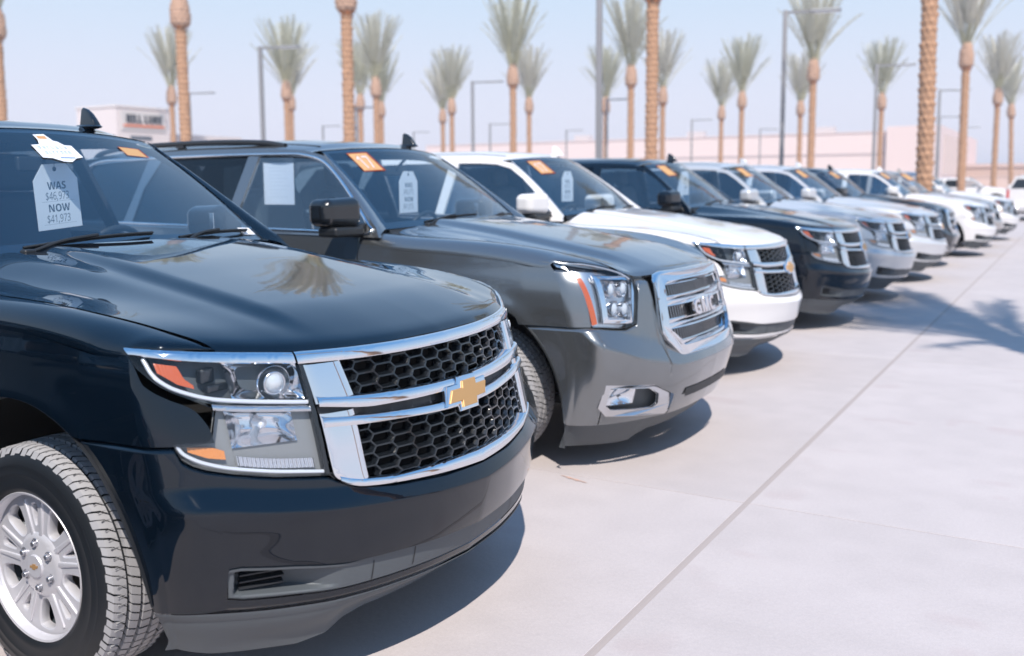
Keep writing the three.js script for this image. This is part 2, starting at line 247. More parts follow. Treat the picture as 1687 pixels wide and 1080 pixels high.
  const panel = (xa, xb, rear) => grid(36, 22, (u, v) => { const x = lerp(xa, xb, u), dxr = x + 2.946, cut = Math.abs(dxr) < ARC; const yb = cut && rear ? AY + Math.sqrt(ARC * ARC - dxr * dxr) : 0.40; const y = lerp(yb, belt(x), v); let z = sideZ(y) - 0.004 * Math.exp(-(((y - 0.62) / 0.03) ** 2)); if (rear) z += flare(dxr, y); z -= 0.10 * sst(-3.5, -4.2, x) ** 2 + 0.012 * sst(0.98, 1.02, y) * sst(1.06, 1.02, y); return [x, y, z]; });
  const dA = panel(xd - 0.006, -2.0), dB = panel(-2.006, -2.96, true), qp = panel(-2.966, -4.08, true);
  both('front_door', dA, 'paint', { k: 'door' }); both('rear_door', dB, 'paint'); both('quarter_panel', qp, 'paint');
  const handle = (x) => mg([rb(0.20, 0.03, 0.022, 0.010, x, 1.115, 1.022), rb(0.22, 0.05, 0.004, 0.002, x, 1.115, 0.992)]);
  both('door_handle', handle(-1.80), cfg.handle); both('door_handle', handle(-2.78), cfg.handle);
  both('rocker_panel', mg([bx(1.83, 0.12, 0.06, -1.47, 0.36, 0.95)]), 'plastic');
  // underbody
  add('underbody', mg([bx(3.9, 0.25, 1.1, -1.9, 0.42, 0), bx(1.66, 0.16, 1.84, -1.48, 0.48, 0), bx(0.75, 0.3, 1.75, -3.75, 0.62, 0), bx(0.40, 0.60, 1.36, 0.50, 0.70, 0), bx(1.2, 0.30, 1.02, -0.1, 0.90, 0), bx(0.50, 0.05, 1.44, 0.56, 0.37, 0)]), 'under');
  // greenhouse
  const zU = (y) => 0.952 - (y - 1.32) * 0.50 - 0.10 * (y - 1.32) ** 2;
  const place = (g, d0) => { const p = g.attributes.position; for (let i = 0; i < p.count; i++) { const x = p.getX(i), y = p.getY(i), d = p.getZ(i); p.setXYZ(i, x, y, zU(y) - d0 - 0.03 + d - 0.06 * sst(-3.3, -4.2, x)); } g.computeVertexNormals(); return g; };
  const outer = [[-0.70, 1.295], [-0.745, 1.355], [-0.95, 1.515], [-1.15, 1.665], [-1.36, 1.808], [-1.55, 1.850], [-1.9, 1.872], [-2.6, 1.876], [-3.3, 1.862], [-3.85, 1.835], [-3.99, 1.75], [-4.07, 1.5], [-4.10, 1.325], [-3, 1.318], [-2, 1.308]];
  const arr = (a) => a.map((q) => new THREE.Vector2(...q));
  const w1 = arr([[-0.80, 1.328], [-0.83, 1.375], [-1.02, 1.535], [-1.20, 1.668], [-1.36, 1.762], [-1.52, 1.802], [-1.72, 1.815], [-1.955, 1.818], [-1.965, 1.345]]);
  const w2 = arr([[-2.055, 1.347], [-2.055, 1.819], [-2.5, 1.818], [-2.93, 1.812], [-3.0, 1.60], [-2.99, 1.36]]);
  const w3 = arr([[-3.085, 1.362], [-3.085, 1.808], [-3.5, 1.795], [-3.74, 1.78], [-3.88, 1.55], [-3.92, 1.375]]);
  const sh = new THREE.Shape(arr(outer)); for (const w of [w1, w2, w3]) sh.holes.push(new THREE.Path(w));
  const shell = crease(place(new THREE.ExtrudeGeometry(sh, { depth: 0.03, bevelEnabled: false }), 0), 0.4);
  both('pillar_frame', shell, cfg.pillars || 'paint', { k: 'pillars' });
  const pane = (w) => place(new THREE.ShapeGeometry(new THREE.Shape(w)), -0.018);
  both('side_window', pane(w1), 'glass'); both('side_window', pane(w2), 'tint'); both('side_window', pane(w3), 'tint');
  if (cfg.chromeTrim) {
    const loop = arr([[-0.785, 1.322], [-0.82, 1.38], [-1.012, 1.545], [-1.19, 1.678], [-1.355, 1.774], [-1.52, 1.813], [-1.72, 1.826], [-2.5, 1.829], [-3.2, 1.818], [-3.75, 1.79], [-3.90, 1.55], [-3.935, 1.365], [-3, 1.352], [-1.95, 1.336], [-1.2, 1.326]]);
    both('window_trim', tube(loop.map((q) => [q.x, q.y, zU(q.y) + 0.004 - 0.06 * sst(-3.3, -4.2, q.x)]), 0.010, 160, 8, true), 'chrome');
  }
  both('belt_moulding', grid(60, 3, (u, v) => { const x = lerp(-0.72, -4.08, u); return [x, belt(x) - 0.012 + v * 0.024 + (v > 0.9 ? 0.002 : 0), lerp(sideZ(1.31), zU(1.335), v) + 0.006 * Math.sin(v * Math.PI) + 0.002 - 0.1 * sst(-3.5, -4.2, x) ** 2]; }), cfg.chromeTrim ? 'paint' : 'trim');
  // windshield, roof, A-pillars
  const wsB = (z) => [-0.640 - 0.105 * (z / 0.80) ** 2, 1.362 - 0.020 * (z / 0.8) ** 2], wsT = (z) => [-1.275 - 0.115 * (z / 0.645) ** 2, 1.872 - 0.030 * (z / 0.645) ** 2];
  const wsP = (k, v, o = 0) => { const zb = k * 0.830, zt = k * 0.668, b = wsB(zb), t = wsT(zt), bul = 0.022 * Math.sin(v * Math.PI); return [lerp(b[0], t[0], v) + bul * 0.6 + o * 0.62, lerp(b[1], t[1], v) + bul * 0.7 + o * 0.78, lerp(zb, zt, v)]; };
  add('windshield', grid(40, 20, (u, v) => wsP(u * 2 - 1, v)), 'glass', { k: 'windshield' });
  add('windshield_frit', mg([grid(60, 3, (u, v) => wsP(u * 2 - 1, v * 0.07, -0.004)), grid(60, 2, (u, v) => wsP(u * 2 - 1, 1 - v * 0.035, -0.004)), grid(3, 30, (u, v) => wsP(0.955 + u * 0.045, v, -0.004)), grid(3, 30, (u, v) => wsP(-0.955 - u * 0.045, v, -0.004))]), 'gloss', { u: 'windshield' });
  const pil = (g) => both('windshield_pillar', g, 'paint');
  const outerAt = (y) => { let i = 0; const A = outer.slice(0, 6); while (i < 4 && y > A[i + 1][1]) i++; const t = clamp((y - A[i][1]) / (A[i + 1][1] - A[i][1])); return lerp(A[i][0], A[i + 1][0], t); };
  pil(grid(5, 40, (u, v) => { const a = wsP(1.0, v, 0.004), y = lerp(1.30, 1.806, v), b = [outerAt(y), y, zU(y) + 0.001], o = Math.sin(u * Math.PI) * 0.008; return [lerp(a[0], b[0], u) + o * 0.8, lerp(a[1], b[1], u) + o * 0.5, lerp(a[2], b[2], u) + o * 0.6]; }));
  const roofY = itp([-4.02, -3.85, -3.3, -2.6, -1.9, -1.6, -1.36, -1.25], [1.850, 1.880, 1.928, 1.950, 1.945, 1.928, 1.902, 1.880]);
  const railY = itp([-4.05, -3.85, -3.3, -2.6, -1.9, -1.55, -1.36], [1.80, 1.835, 1.862, 1.876, 1.872, 1.850, 1.812]);
  const roof = grid(48, 60, (u, v) => { const k = u * 2 - 1, ak = Math.abs(k), zt = k * 0.668, xs = wsT(zt)[0], x = lerp(xs, -4.02 + 0.08 * k * k, v); const ry = railY(Math.max(x, -4.05)), ze = zU(ry) + 0.001, kk = ak < 0.9 ? ak / 0.9 * 0.90 : ak, z = Math.sign(k) * lerp(lerp(0, 0.668, ak), lerp(0, ze, ak), sst(0, 0.05, v)); const yc = v < 1e-6 ? wsT(zt)[1] + 0.003 : lerp(wsT(zt)[1] + 0.003, roofY(x) - (roofY(x) - ry) * (ak ** 4.5) - 0.012 * ak * ak, sst(0, 0.06, v)); return [x, yc, z]; });
  add('roof', roof, 'paint', { k: 'roof' });
  both('roof_ditch', grid(60, 2, (u, v) => { const x = lerp(-1.5, -3.9, u), ak = 0.83, ry = roofY(x) - (roofY(x) - railY(x)) * ak ** 4.5 - 0.012 * ak * ak + 0.003; return [x, ry - 0.003 * v, zU(railY(x)) * ak + v * 0.014]; }), 'trim');
  if (cfg.rails) both('roof_rail', mg([tube([[-1.80, 1.885, 0.575], [-2.05, 1.915, 0.575], [-2.6, 1.928, 0.575], [-3.4, 1.915, 0.575], [-3.75, 1.88, 0.572], [-3.85, 1.835, 0.57]], 0.020, 50), bx(0.08, 0.04, 0.03, -2.85, 1.915, 0.575)]), cfg.rails);
  const fin = new THREE.ExtrudeGeometry(shapeOf([[-0.048, 0], [-0.045, 0.084], [-0.036, 0.090], [-0.010, 0.082], [0.018, 0.062], [0.040, 0.034], [0.056, 0.008], [0.058, 0]]), { depth: 0.016, bevelEnabled: true, bevelSize: 0.006, bevelThickness: 0.009, bevelSegments: 2 });
  { const p = fin.attributes.position; for (let i = 0; i < p.count; i++) p.setZ(i, (p.getZ(i) - 0.008) * (1.3 - 9 * p.getY(i))); fin.computeVertexNormals(); }
  add('roof_antenna', crease(mg([fin.translate(-1.45, 1.908, -0.375), new THREE.SphereGeometry(1, 24, 8).scale(0.105, 0.014, 0.042).translate(-0.02, 0, 0).translate(-1.45, 1.908, -0.375)]), 0.6), cfg.fin || 'gloss', { k: 'fin' });
  // cowl and wipers
  add('cowl', grid(60, 4, (u, v) => { const k = u * 2 - 1, zb = k * 0.80, a = wsB(zb), b = [xr(zb), hoodH(xr(zb), zb)]; return [lerp(a[0] - 0.01, b[0] + 0.06, v), lerp(a[1], b[1] - 0.03, v) - 0.02 * Math.sin(v * Math.PI), zb]; }), 'black');
  const wip = (k0, k1) => { const a = wsP(k0, -0.01, 0.018), pts = [0, 0.25, 0.5, 0.75, 1].map((s) => wsP(lerp(k0, k1, s), 0.015 + 0.045 * s, 0.020 + 0.010 * Math.sin(s * Math.PI))); return mg([tube(pts, 0.006, 30, 6), tube([[a[0] + 0.02, a[1] - 0.005, a[2]], wsP(lerp(k0, k1, 0.25), 0.02, 0.035), wsP(lerp(k0, k1, 0.52), 0.045, 0.036)], 0.008, 20, 6), rb(0.04, 0.03, 0.05, 0.01, a[0] + 0.02, a[1] - 0.004, a[2]), tube(pts.map((q) => [q[0] - 0.006, q[1] - 0.008, q[2]]), 0.004, 30, 5)]); };
  add('wiper', wip(0.62, -0.10), 'black'); add('wiper', wip(-0.25, -0.88), 'black');
  // mirrors
  const mh = rb(0.17, 0.185, 0.29, 0.055, 0, 0, 0, 4); { const p = mh.attributes.position; for (let i = 0; i < p.count; i++) { const x = p.getX(i), z = p.getZ(i); p.setX(i, x - 0.02 * (z / 0.13) - (x > 0 ? 0.25 * z * z : 0)); p.setY(i, p.getY(i) * (1 - 0.12 * (z > 0 ? z / 0.13 : 0))); } mh.computeVertexNormals(); mh.translate(-0.90, 1.450, 1.125); }
  const fold = (g) => mir(g).translate(0.90, 0, 0.99).rotateY(1.38).translate(-1.12, -0.03, -0.95), mpair = (n, g, m, o) => { add(n, g, m, o); add(n, fold(g), m); };
  mpair('mirror_housing', mh, cfg.mirror || 'paint'); mpair('mirror_glass', bx(0.004, 0.12, 0.20, -0.972, 1.44, 1.118), 'reflector');
  const mb = mg([rb(0.15, 0.06, 0.27, 0.02, -0.885, 1.335, 1.09), rb(0.12, 0.07, 0.12, 0.02, -0.88, 1.345, 0.965)]); mpair('mirror_base', mb, 'black');
  // rear
  const tail = (y) => lerp(-4.09, -4.02, sst(1.3, 1.85, y)) - 0.03 * sst(0.9, 0.6, y);
  add('tailgate', grid(40, 30, (u, v) => { const k = u * 2 - 1, y = lerp(0.62, 1.84, v), hw = y < 1.325 ? sideZ(y) - 0.1 : zU(y) - 0.055; return [tail(y) - 0.05 + 0.06 * k * k, y, k * hw]; }), 'paint', { k: 'tail' });
  add('rear_window', grid(24, 10, (u, v) => { const k = u * 2 - 1, y = lerp(1.36, 1.76, v); return [tail(y) - 0.058 + 0.05 * k * k, y, k * (zU(y) - 0.14)]; }), 'gloss');
  add('number_plate', rb(0.012, 0.15, 0.31, 0.004, -4.155, 1.02, 0), 'paper');
  both('tail_lamp', rb(0.10, 0.46, 0.10, 0.02, -4.085, 1.08, 0.885), 'red');
  add('rear_bumper', mg([rb(0.20, 0.22, 1.86, 0.05, -4.14, 0.60, 0), rb(0.18, 0.12, 1.7, 0.04, -4.10, 0.45, 0)]), cfg.rearBumper || 'paint');
  // cabin
  add('dashboard', mg([grid(30, 8, (u, v) => { const k = u * 2 - 1; return [lerp(-0.66, -1.15, v) - 0.08 * k * k, 1.34 - 0.05 * v * v - 0.02 * k * k + 0.02 * Math.sin(v * 3), k * 0.80]; }), rb(0.25, 0.30, 1.6, 0.06, -1.05, 1.15, 0)]), 'cabin');
  add('steering_wheel', mg([new THREE.TorusGeometry(0.185, 0.016, 10, 40).rotateY(Math.PI / 2), rb(0.05, 0.12, 0.13, 0.02), bx(0.02, 0.03, 0.36)]).rotateZ(-0.45).translate(-1.38, 1.24, -0.40), 'black');
  const seatG = (x, z) => mg([rb(0.17, 0.68, 0.52, 0.07, 0, 0.33, 0, 3).rotateZ(0.22).translate(x - 0.05, 0.93, z), rb(0.52, 0.18, 0.54, 0.07, x + 0.24, 0.87, z, 3), rb(0.11, 0.20, 0.28, 0.05, 0, 0.80, 0, 3).rotateZ(0.15).translate(x - 0.10, 0.90, z)]);
  for (const [x, z] of [[-1.95, 0.40], [-1.95, -0.40], [-2.85, 0.40], [-2.85, -0.40]]) add('seat', seatG(x, z), 'seat');
  add('cabin_floor', mg([bx(3.2, 0.03, 1.7, -2.4, 0.60, 0), bx(0.03, 0.75, 1.66, -0.78, 0.98, 0)]), 'cabin');
  add('headliner', grid(10, 20, (u, v) => { const x = lerp(-1.40, -3.9, v), k = u * 2 - 1; return [x, roofY(x) - 0.05 - 0.03 * k * k, k * 0.58]; }), 'cabin');
  add('rear_view_mirror', mg([rb(0.03, 0.07, 0.25, 0.012, -1.30, 1.715, 0), tube([[-1.29, 1.72, 0], [-1.24, 1.77, 0], [-1.20, 1.80, 0]], 0.010, 10, 6)]), 'black');
  return { wsP, zU, hoodH };
}

// ---- front with honeycomb grille and bow-shaped emblem ----
function honeycombFront() {
  const P = [];
  const cfg = {
    Z: [0, 0.2, 0.4, 0.6, 0.72, 0.82, 0.90, 0.96, 1.0, 1.012, 1.015], D: [0, 0.008, 0.037, 0.100, 0.166, 0.229, 0.283, 0.335, 0.41, 0.50, 0.62],
    YC: [0.15, 0.36, 0.45, 0.55, 0.64, 0.70, 0.80, 0.90, 1.0, 1.095, 1.145, 1.25], XC: [0.95, 1.03, 1.055, 1.068, 1.075, 1.065, 1.035, 0.997, 0.957, 0.917, 0.895, 0.85], EY: [0.25, 0.45, 0.6, 0.72, 0.9, 1.1], E: [0, 0.03, 0.045, 0.045, 0.025, 0],
    hoodFront: itp([0, 0.3, 0.62, 0.80, 0.97], [1.100, 1.102, 1.110, 1.128, 1.149]), hoodHalf: 0.80, dome: 0.020, fenderFrontY: 1.147, shoulderEnd: 0.682, shoulderY: 1.131, seamY: 0.875, handle: 'paint',
    lampEdge: itp([0.872, 0.907, 0.963, 0.980, 1.003, 1.031, 1.051, 1.115, 1.15], [0.867, 0.870, 0.89, 0.904, 0.939, 0.966, 0.974, 0.971, 0.964]),
  };
  const N = noseShape(cfg), { fp, W } = N, add = (n, g, m, o = {}) => P.push({ n, g, m, ...o }), both = (n, g, m, o = {}) => { add(n, g, m, o); add(n, mir(g), m, o); };
  const refs = bodyParts(N, cfg, P);
  // bumper
  const ytop = lin([0, 0.1, 0.2, 0.26, 0.295, 0.305, 0.42, 0.52, 0.6, 0.64, 0.675, 0.69, 1], [0.650, 0.654, 0.668, 0.69, 0.725, 0.736, 0.756, 0.780, 0.801, 0.816, 0.836, 0.874, 0.874]);
  const ybot = lin([0, 0.14, 0.278, 0.4, 0.54, 0.575, 0.583, 0.592, 1], [0.433, 0.443, 0.458, 0.487, 0.512, 0.511, 0.505, 0.374, 0.372]);
  const moldB = lin([0, 0.29, 0.54, 0.58, 0.6], [0.346, 0.365, 0.395, 0.406, 0.408]), bump = itp([0, 0.27, 0.45, 0.61, 0.7, 1], [0.312, 0.332, 0.347, 0.366, 0.373, 0.373]);
  const yc = itp([0, 0.17, 0.275, 0.444, 0.6, 1], [0.600, 0.619, 0.638, 0.667, 0.692, 0.70]);
  const bOff = (a, y) => Math.max(0.002, 0.036 - 0.60 * Math.max(0, y - yc(a)) - 0.11 * Math.max(0, yc(a) - y)) * (1 - sst(0.6, 0.85, a));
  add('front_bumper', mg([
    grid(260, 44, (u, v) => { const t = u * 2 - 1, a = Math.abs(t), T = ytop(a), B = ybot(a), cr = clamp(yc(a), B + 0.01, T - 0.01); const y = v < 0.4 ? lerp(T, cr, v / 0.4) : lerp(cr, B, (v - 0.4) / 0.6); return W(t, y, bOff(a, y) - (v < 0.01 ? 0.03 : 0)); }),
    grid(200, 4, (u, v) => { const t = (u * 2 - 1) * 0.594, a = Math.abs(t); return W(t, lerp(moldB(a), bump(a), v), 0.002 + (v > 0.9 ? -0.015 : 0)); })]), 'paint', { k: 'bumper' });
  add('lower_moulding', crease(grid(280, 28, (u, v) => {
    const t = (u * 2 - 1) * 0.590, a = Math.abs(t), T = ybot(Math.min(a, 0.578)), B = moldB(a), y = lerp(T, B, v), z = Math.abs(W(t, y)[2]);
    const rim = sst(0, 0.07, v) * sst(1, 0.93, v) * sst(0.590, 0.584, a); const pocket = 0.060 * sst(0.56, 0.75, z) * sst(0.856, 0.842, z) * sst(0.15, 0.24, v) * sst(0.88, 0.76, v);
    const lip = 0.010 * sst(0.48, 0.60, z) * (sst(0.0, 0.05, v) - sst(0.12, 0.2, v)); return W(t, y, -0.006 + 0.008 * rim + lip - pocket); }), 0.5), 'plastic', { k: 'mould' });
  for (const s of [1, -1]) for (let i = 0; i < 3; i++) { const y = 0.466 - i * 0.021; const g = band((z, yy, o) => fp(z, yy, o - 0.045), cst(y + 0.005), cst(y - 0.005), 0.728, 0.838, 0.022, 0.02, 8); add('vent_slat', s > 0 ? g : mir(g), 'trim', { u: 'mould' }); }
  for (const z of [0.47, 0.31, -0.31, -0.47]) add('moulding_seam', band((zz, y, o) => fp(zz, y, o), cst(0.440), cst(0.365), z - 0.002, z + 0.002, 0.0035, 0.004, 1), 'black', { u: 'mould' });
  const damB = lin([0, 0.24, 0.275, 0.305, 0.38, 0.6, 0.8, 1], [0.279, 0.262, 0.242, 0.197, 0.178, 0.20, 0.225, 0.245]);
  add('air_dam', grid(220, 12, (u, v) => { const t = u * 2 - 1, a = Math.abs(t), y = lerp(bump(a) - 0.002, damB(a), v); return W(t, y, -0.006 - 0.03 * v + 0.012 * Math.sin(v * Math.PI * 2) * (1 - a) + (v < 0.1 ? 0.008 : 0)); }), 'plastic', { k: 'dam' });
  // grille
  const gt = (z) => 1.097 + 0.012 * (z / 0.62) ** 2, slotT = (z) => itpS(Math.abs(z)), itpS = itp([0, 0.12, 0.40, 0.60], [0.910, 0.910, 0.914, 0.942]), slotB = ((f) => (z) => f(Math.abs(z)))(itp([0, 0.12, 0.40, 0.60], [0.880, 0.881, 0.894, 0.914]));
  const upB = ((f) => (z) => f(Math.abs(z)))(itp([0, 0.1, 0.31, 0.5, 0.61], [0.944, 0.945, 0.951, 0.963, 0.975])), loT = ((f) => (z) => f(Math.abs(z)))(itp([0, 0.1, 0.35, 0.5, 0.61], [0.851, 0.852, 0.863, 0.871, 0.88]));
  const barT = ((f) => (z) => f(Math.abs(z)))(itp([0, 0.1, 0.35, 0.5, 0.6], [0.693, 0.694, 0.695, 0.711, 0.74])), barB = ((f) => (z) => f(Math.abs(z)))(itp([0, 0.1, 0.28, 0.50, 0.56, 0.6], [0.653, 0.656, 0.665, 0.684, 0.703, 0.738]));
  add('grille_surround', mg([band(fp, gt, (z) => gt(z) - 0.038, -0.616, 0.616, 0.014), band(fp, barT, barB, -0.575, 0.575, 0.016, 0.035),
    ...[1, -1].flatMap((s) => { const f = (z, y, o) => fp(z, y, o); const a = [bandV(f, itp([0.92, 1.08], [0.594, 0.602]), itp([0.94, 1.06], [0.468, 0.486]), 1.068, 0.950, 0.012), bandV(f, itp([0.68, 0.74, 0.93], [0.530, 0.588, 0.593]), itp([0.70, 0.88], [0.484, 0.484]), 0.920, 0.705, 0.013)]; return s > 0 ? a : a.map(mir); })]), 'chrome', { k: 'grille' });
  add('grille_bar', band(fp, upB, slotT, -0.592, 0.592, 0.020, 0.03), 'chrome', { u: 'grille' });
  add('grille_bar', band(fp, slotB, loT, -0.592, 0.592, 0.020, 0.03), 'chrome', { u: 'grille' });
  add('centre_slot', grid(60, 2, (u, v) => { const z = lerp(-0.592, 0.592, u); return fp(z, lerp(slotT(z) + 0.004, slotB(z) - 0.004, v), -0.004 - 0.018 * (1 - sst(0.46, 0.47, Math.abs(z)))); }), 'trim', { u: 'grille' });
  for (let k = -5; k <= 5; k++) if (Math.abs(k) > 1) add('slot_rib', band(fp, (z) => slotT(z), (z) => slotB(z), k * 0.085 - 0.003, k * 0.085 + 0.003, -0.004, 0.02, 1), 'black', { u: 'grille' });
  add('honeycomb_insert', honeycomb(fp, (z, y) => Math.abs(z) < 0.55 && y > 0.944 && y < 1.075, -0.020), 'gloss', { u: 'grille' });
  add('honeycomb_insert', honeycomb(fp, (z, y) => Math.abs(z) < 0.56 && y > 0.69 && y < 0.875, -0.020), 'gloss', { u: 'grille' });
  add('radiator_panel', patch(fp, -0.6, 0.6, cst(0.66), cst(1.09), -0.085, 30, 6), 'under', { u: 'grille' });
  const bow = (k, m) => { const a = 0.104 + k, h = 0.0175 + k, c = 0.040 + k * 0.9, H = 0.039 + k, s = 0.014; return [[-a - s, -h], [-c - s * 0.6, -h], [-c - s * 1.1, -H], [c - s * 1.3, -H], [c - s * 0.6, -h], [a - s, -h], [a + s, h], [c + s * 0.6, h], [c + s * 1.1, H], [-c + s * 1.3, H], [-c + s * 0.6, h], [-a + s, h]]; };
  add('emblem_border', onNose(fp, new THREE.ExtrudeGeometry(shapeOf(bow(0.011)), { depth: 0.014, bevelEnabled: true, bevelSize: 0.005, bevelThickness: 0.006, bevelSegments: 2 }), 0, 0.893, 0.010), 'chrome', { u: 'grille' });
  add('emblem', onNose(fp, new THREE.ExtrudeGeometry(shapeOf(bow(0)), { depth: 0.010, bevelEnabled: true, bevelSize: 0.002, bevelThickness: 0.002, bevelSegments: 1 }), 0, 0.893, 0.0245), 'gold', { u: 'grille' });
  // headlamps
  const stT = itp([0.622, 0.842, 0.966], [1.107, 1.130, 1.148]), stB = itp([0.622, 0.851, 0.966], [1.074, 1.101, 1.126]);
  const uB = itp([0.60, 0.72, 0.846, 0.90, 0.925, 0.945, 0.958, 0.972], [0.948, 0.962, 0.982, 1.004, 1.020, 1.038, 1.058, 1.098]);
  const lT = lin([0.60, 0.72, 0.84, 0.855, 0.868, 0.88, 0.956], [0.948, 0.962, 0.978, 0.945, 0.895, 0.880, 0.882]), lB = itp([0.60, 0.743, 0.839, 0.898, 0.925, 0.945, 0.956], [0.737, 0.757, 0.781, 0.802, 0.817, 0.837, 0.878]);
  { const g = mg([patch(fp, 0.600, 0.970, uB, (z) => stB(z) + 0.003, 0.003, 48, 14), patch(fp, 0.600, 0.955, lB, lT, 0.003, 48, 14)]); add('headlamp', g, 'lens', { k: 'lamp' }); add('headlamp', mir(g), 'lens', { k: 'lamp2' }); }
  const LL = (n, g, m) => { add(n, g, m, { u: 'lamp' }); add(n, mir(g), m, { u: 'lamp2' }); };
  both('headlamp_trim', band(fp, stT, stB, 0.620, 0.966, 0.008, 0.04, 40), 'chrome');
  const outline = []; for (let i = 0; i <= 24; i++) { const z = lerp(0.600, 0.968, i / 24); outline.push([z, stB(z)]); } for (const q of [[0.972, 1.098], [0.958, 1.058], [0.945, 1.038], [0.925, 1.020], [0.90, 1.004], [0.846, 0.965], [0.868, 0.895], [0.88, 0.880], [0.956, 0.880], [0.945, 0.837], [0.925, 0.817], [0.898, 0.802], [0.839, 0.781], [0.743, 0.757], [0.600, 0.737]]) outline.push(q);
  LL('lamp_wall', wallOf(fp, outline, 0.001, -0.075), 'gloss');
  LL('lamp_housing', patch(fp, 0.602, 0.962, (z) => uB(z) - 0.01, (z) => stB(z) + 0.006, -0.055, 30, 8), 'housing');
  LL('lamp_housing', mg([patch(fp, 0.602, 0.667, lB, lT, -0.030, 10, 8), patch(fp, 0.667, 0.826, lB, cst(0.848), -0.030, 14, 4), patch(fp, 0.826, 0.950, lB, lT, -0.032, 14, 8)]), 'housingGrey');
  LL('light_pipe', tube([[0.958, 1.112], [0.956, 1.070], [0.942, 1.043], [0.912, 1.019], [0.85, 0.992], [0.76, 0.974], [0.66, 0.960], [0.612, 0.954]].map((q) => fp(q[0], q[1] + 0.003, -0.012)), 0.0068, 60, 10), 'pipe');
  LL('lamp_divider', band((z, y, o) => fp(z, y, o - 0.010), (z) => uB(z) - 0.002, (z) => uB(z) - 0.020, 0.608, 0.852, 0.010, 0.02, 24), 'chromeSoft');
  LL('side_marker', patch(fp, 0.880, 0.947, lin([0.88, 0.914, 0.947], [1.026, 1.042, 1.076]), lin([0.88, 0.896, 0.902, 0.947], [1.036, 1.056, 1.092, 1.103]), -0.016, 20, 10, (u) => 0.0015 * Math.sin(u * 70)), 'amber');
  { const c = fp(0.690, 1.022, -0.035), ry = 0.35; const T = (g) => g.rotateZ(-Math.PI / 2).rotateY(-ry).translate(c[0], c[1], c[2]);
    LL('projector_bowl', T(new THREE.LatheGeometry([[0.020, -0.030], [0.034, -0.022], [0.045, -0.004], [0.050, 0.018], [0.0525, 0.020], [0.0525, 0.010]].map((q) => new THREE.Vector2(...q)), 40)), 'reflector');
    LL('projector_lens', T(mg([new THREE.SphereGeometry(0.031, 28, 14, 0, Math.PI * 2, 0, 1.2).translate(0, 0.012, 0)])), 'lensSolid');
    LL('projector_ring', T(new THREE.TorusGeometry(0.032, 0.0045, 10, 36).rotateX(Math.PI / 2).translate(0, 0.022, 0)), 'chromeSoft'); }
  LL('projector_shroud', grid(24, 16, (u, v) => { const z = lerp(0.618, 0.800, u), y = lerp(0.968 + 0.02 * u, 1.074 + 0.02 * u, v); return fp(z, y, -0.016 - 0.050 * (1 - (2 * u - 1) ** 4) * (1 - (2 * v - 1) ** 4)); }), 'reflector');
  LL('shutter_block', mg([rb(0.03, 0.045, 0.05, 0.008, ...fp(0.845, 1.058, -0.035)), rb(0.03, 0.022, 0.075, 0.006, ...fp(0.83, 1.022, -0.035))]), 'gloss');
  LL('low_bowl', grid(24, 18, (u, v) => { const z = lerp(0.664, 0.828, u), y = lerp(0.848, lT(z) - 0.022, v); return fp(z, y, -0.022 - 0.075 * (1 - (2 * u - 1) ** 4) * (1 - (2 * v - 1) ** 4)); }), 'reflector');
  LL('bulb', mg([new THREE.SphereGeometry(0.011, 14, 10).translate(...fp(0.742, 0.900, -0.045)), new THREE.CylinderGeometry(0.012, 0.014, 0.04, 14).rotateZ(Math.PI / 2).translate(...fp(0.742, 0.900, -0.075))]), 'pipe');
  LL('turn_lens', patch(fp, 0.848, 0.930, lin([0.848, 0.89, 0.93], [0.820, 0.830, 0.853]), lin([0.848, 0.875, 0.93], [0.845, 0.859, 0.866]), -0.016, 16, 8, (u) => 0.0015 * Math.sin(u * 60)), 'amberPale');
  LL('ribbed_lens', patch(fp, 0.630, 0.822, (z) => lB(z) + 0.022, (z) => lB(z) + 0.050, -0.020, 120, 3, (u) => 0.006 * Math.abs(Math.sin(u * 60))), 'reflector');
  LL('lower_rim', tube([[0.950, 0.872], [0.941, 0.850], [0.922, 0.832], [0.895, 0.815], [0.84, 0.793], [0.743, 0.769], [0.66, 0.755], [0.610, 0.747]].map((q) => fp(q[0], q[1] + 0.001, -0.010)), 0.0062, 60, 10), 'pipe');
  LL('lamp_inner_edge', bandV(fp, cst(0.612), cst(0.598), 1.070, 0.742, 0.004, 0.03, 10), 'gloss');
  return { P, refs, N };
}

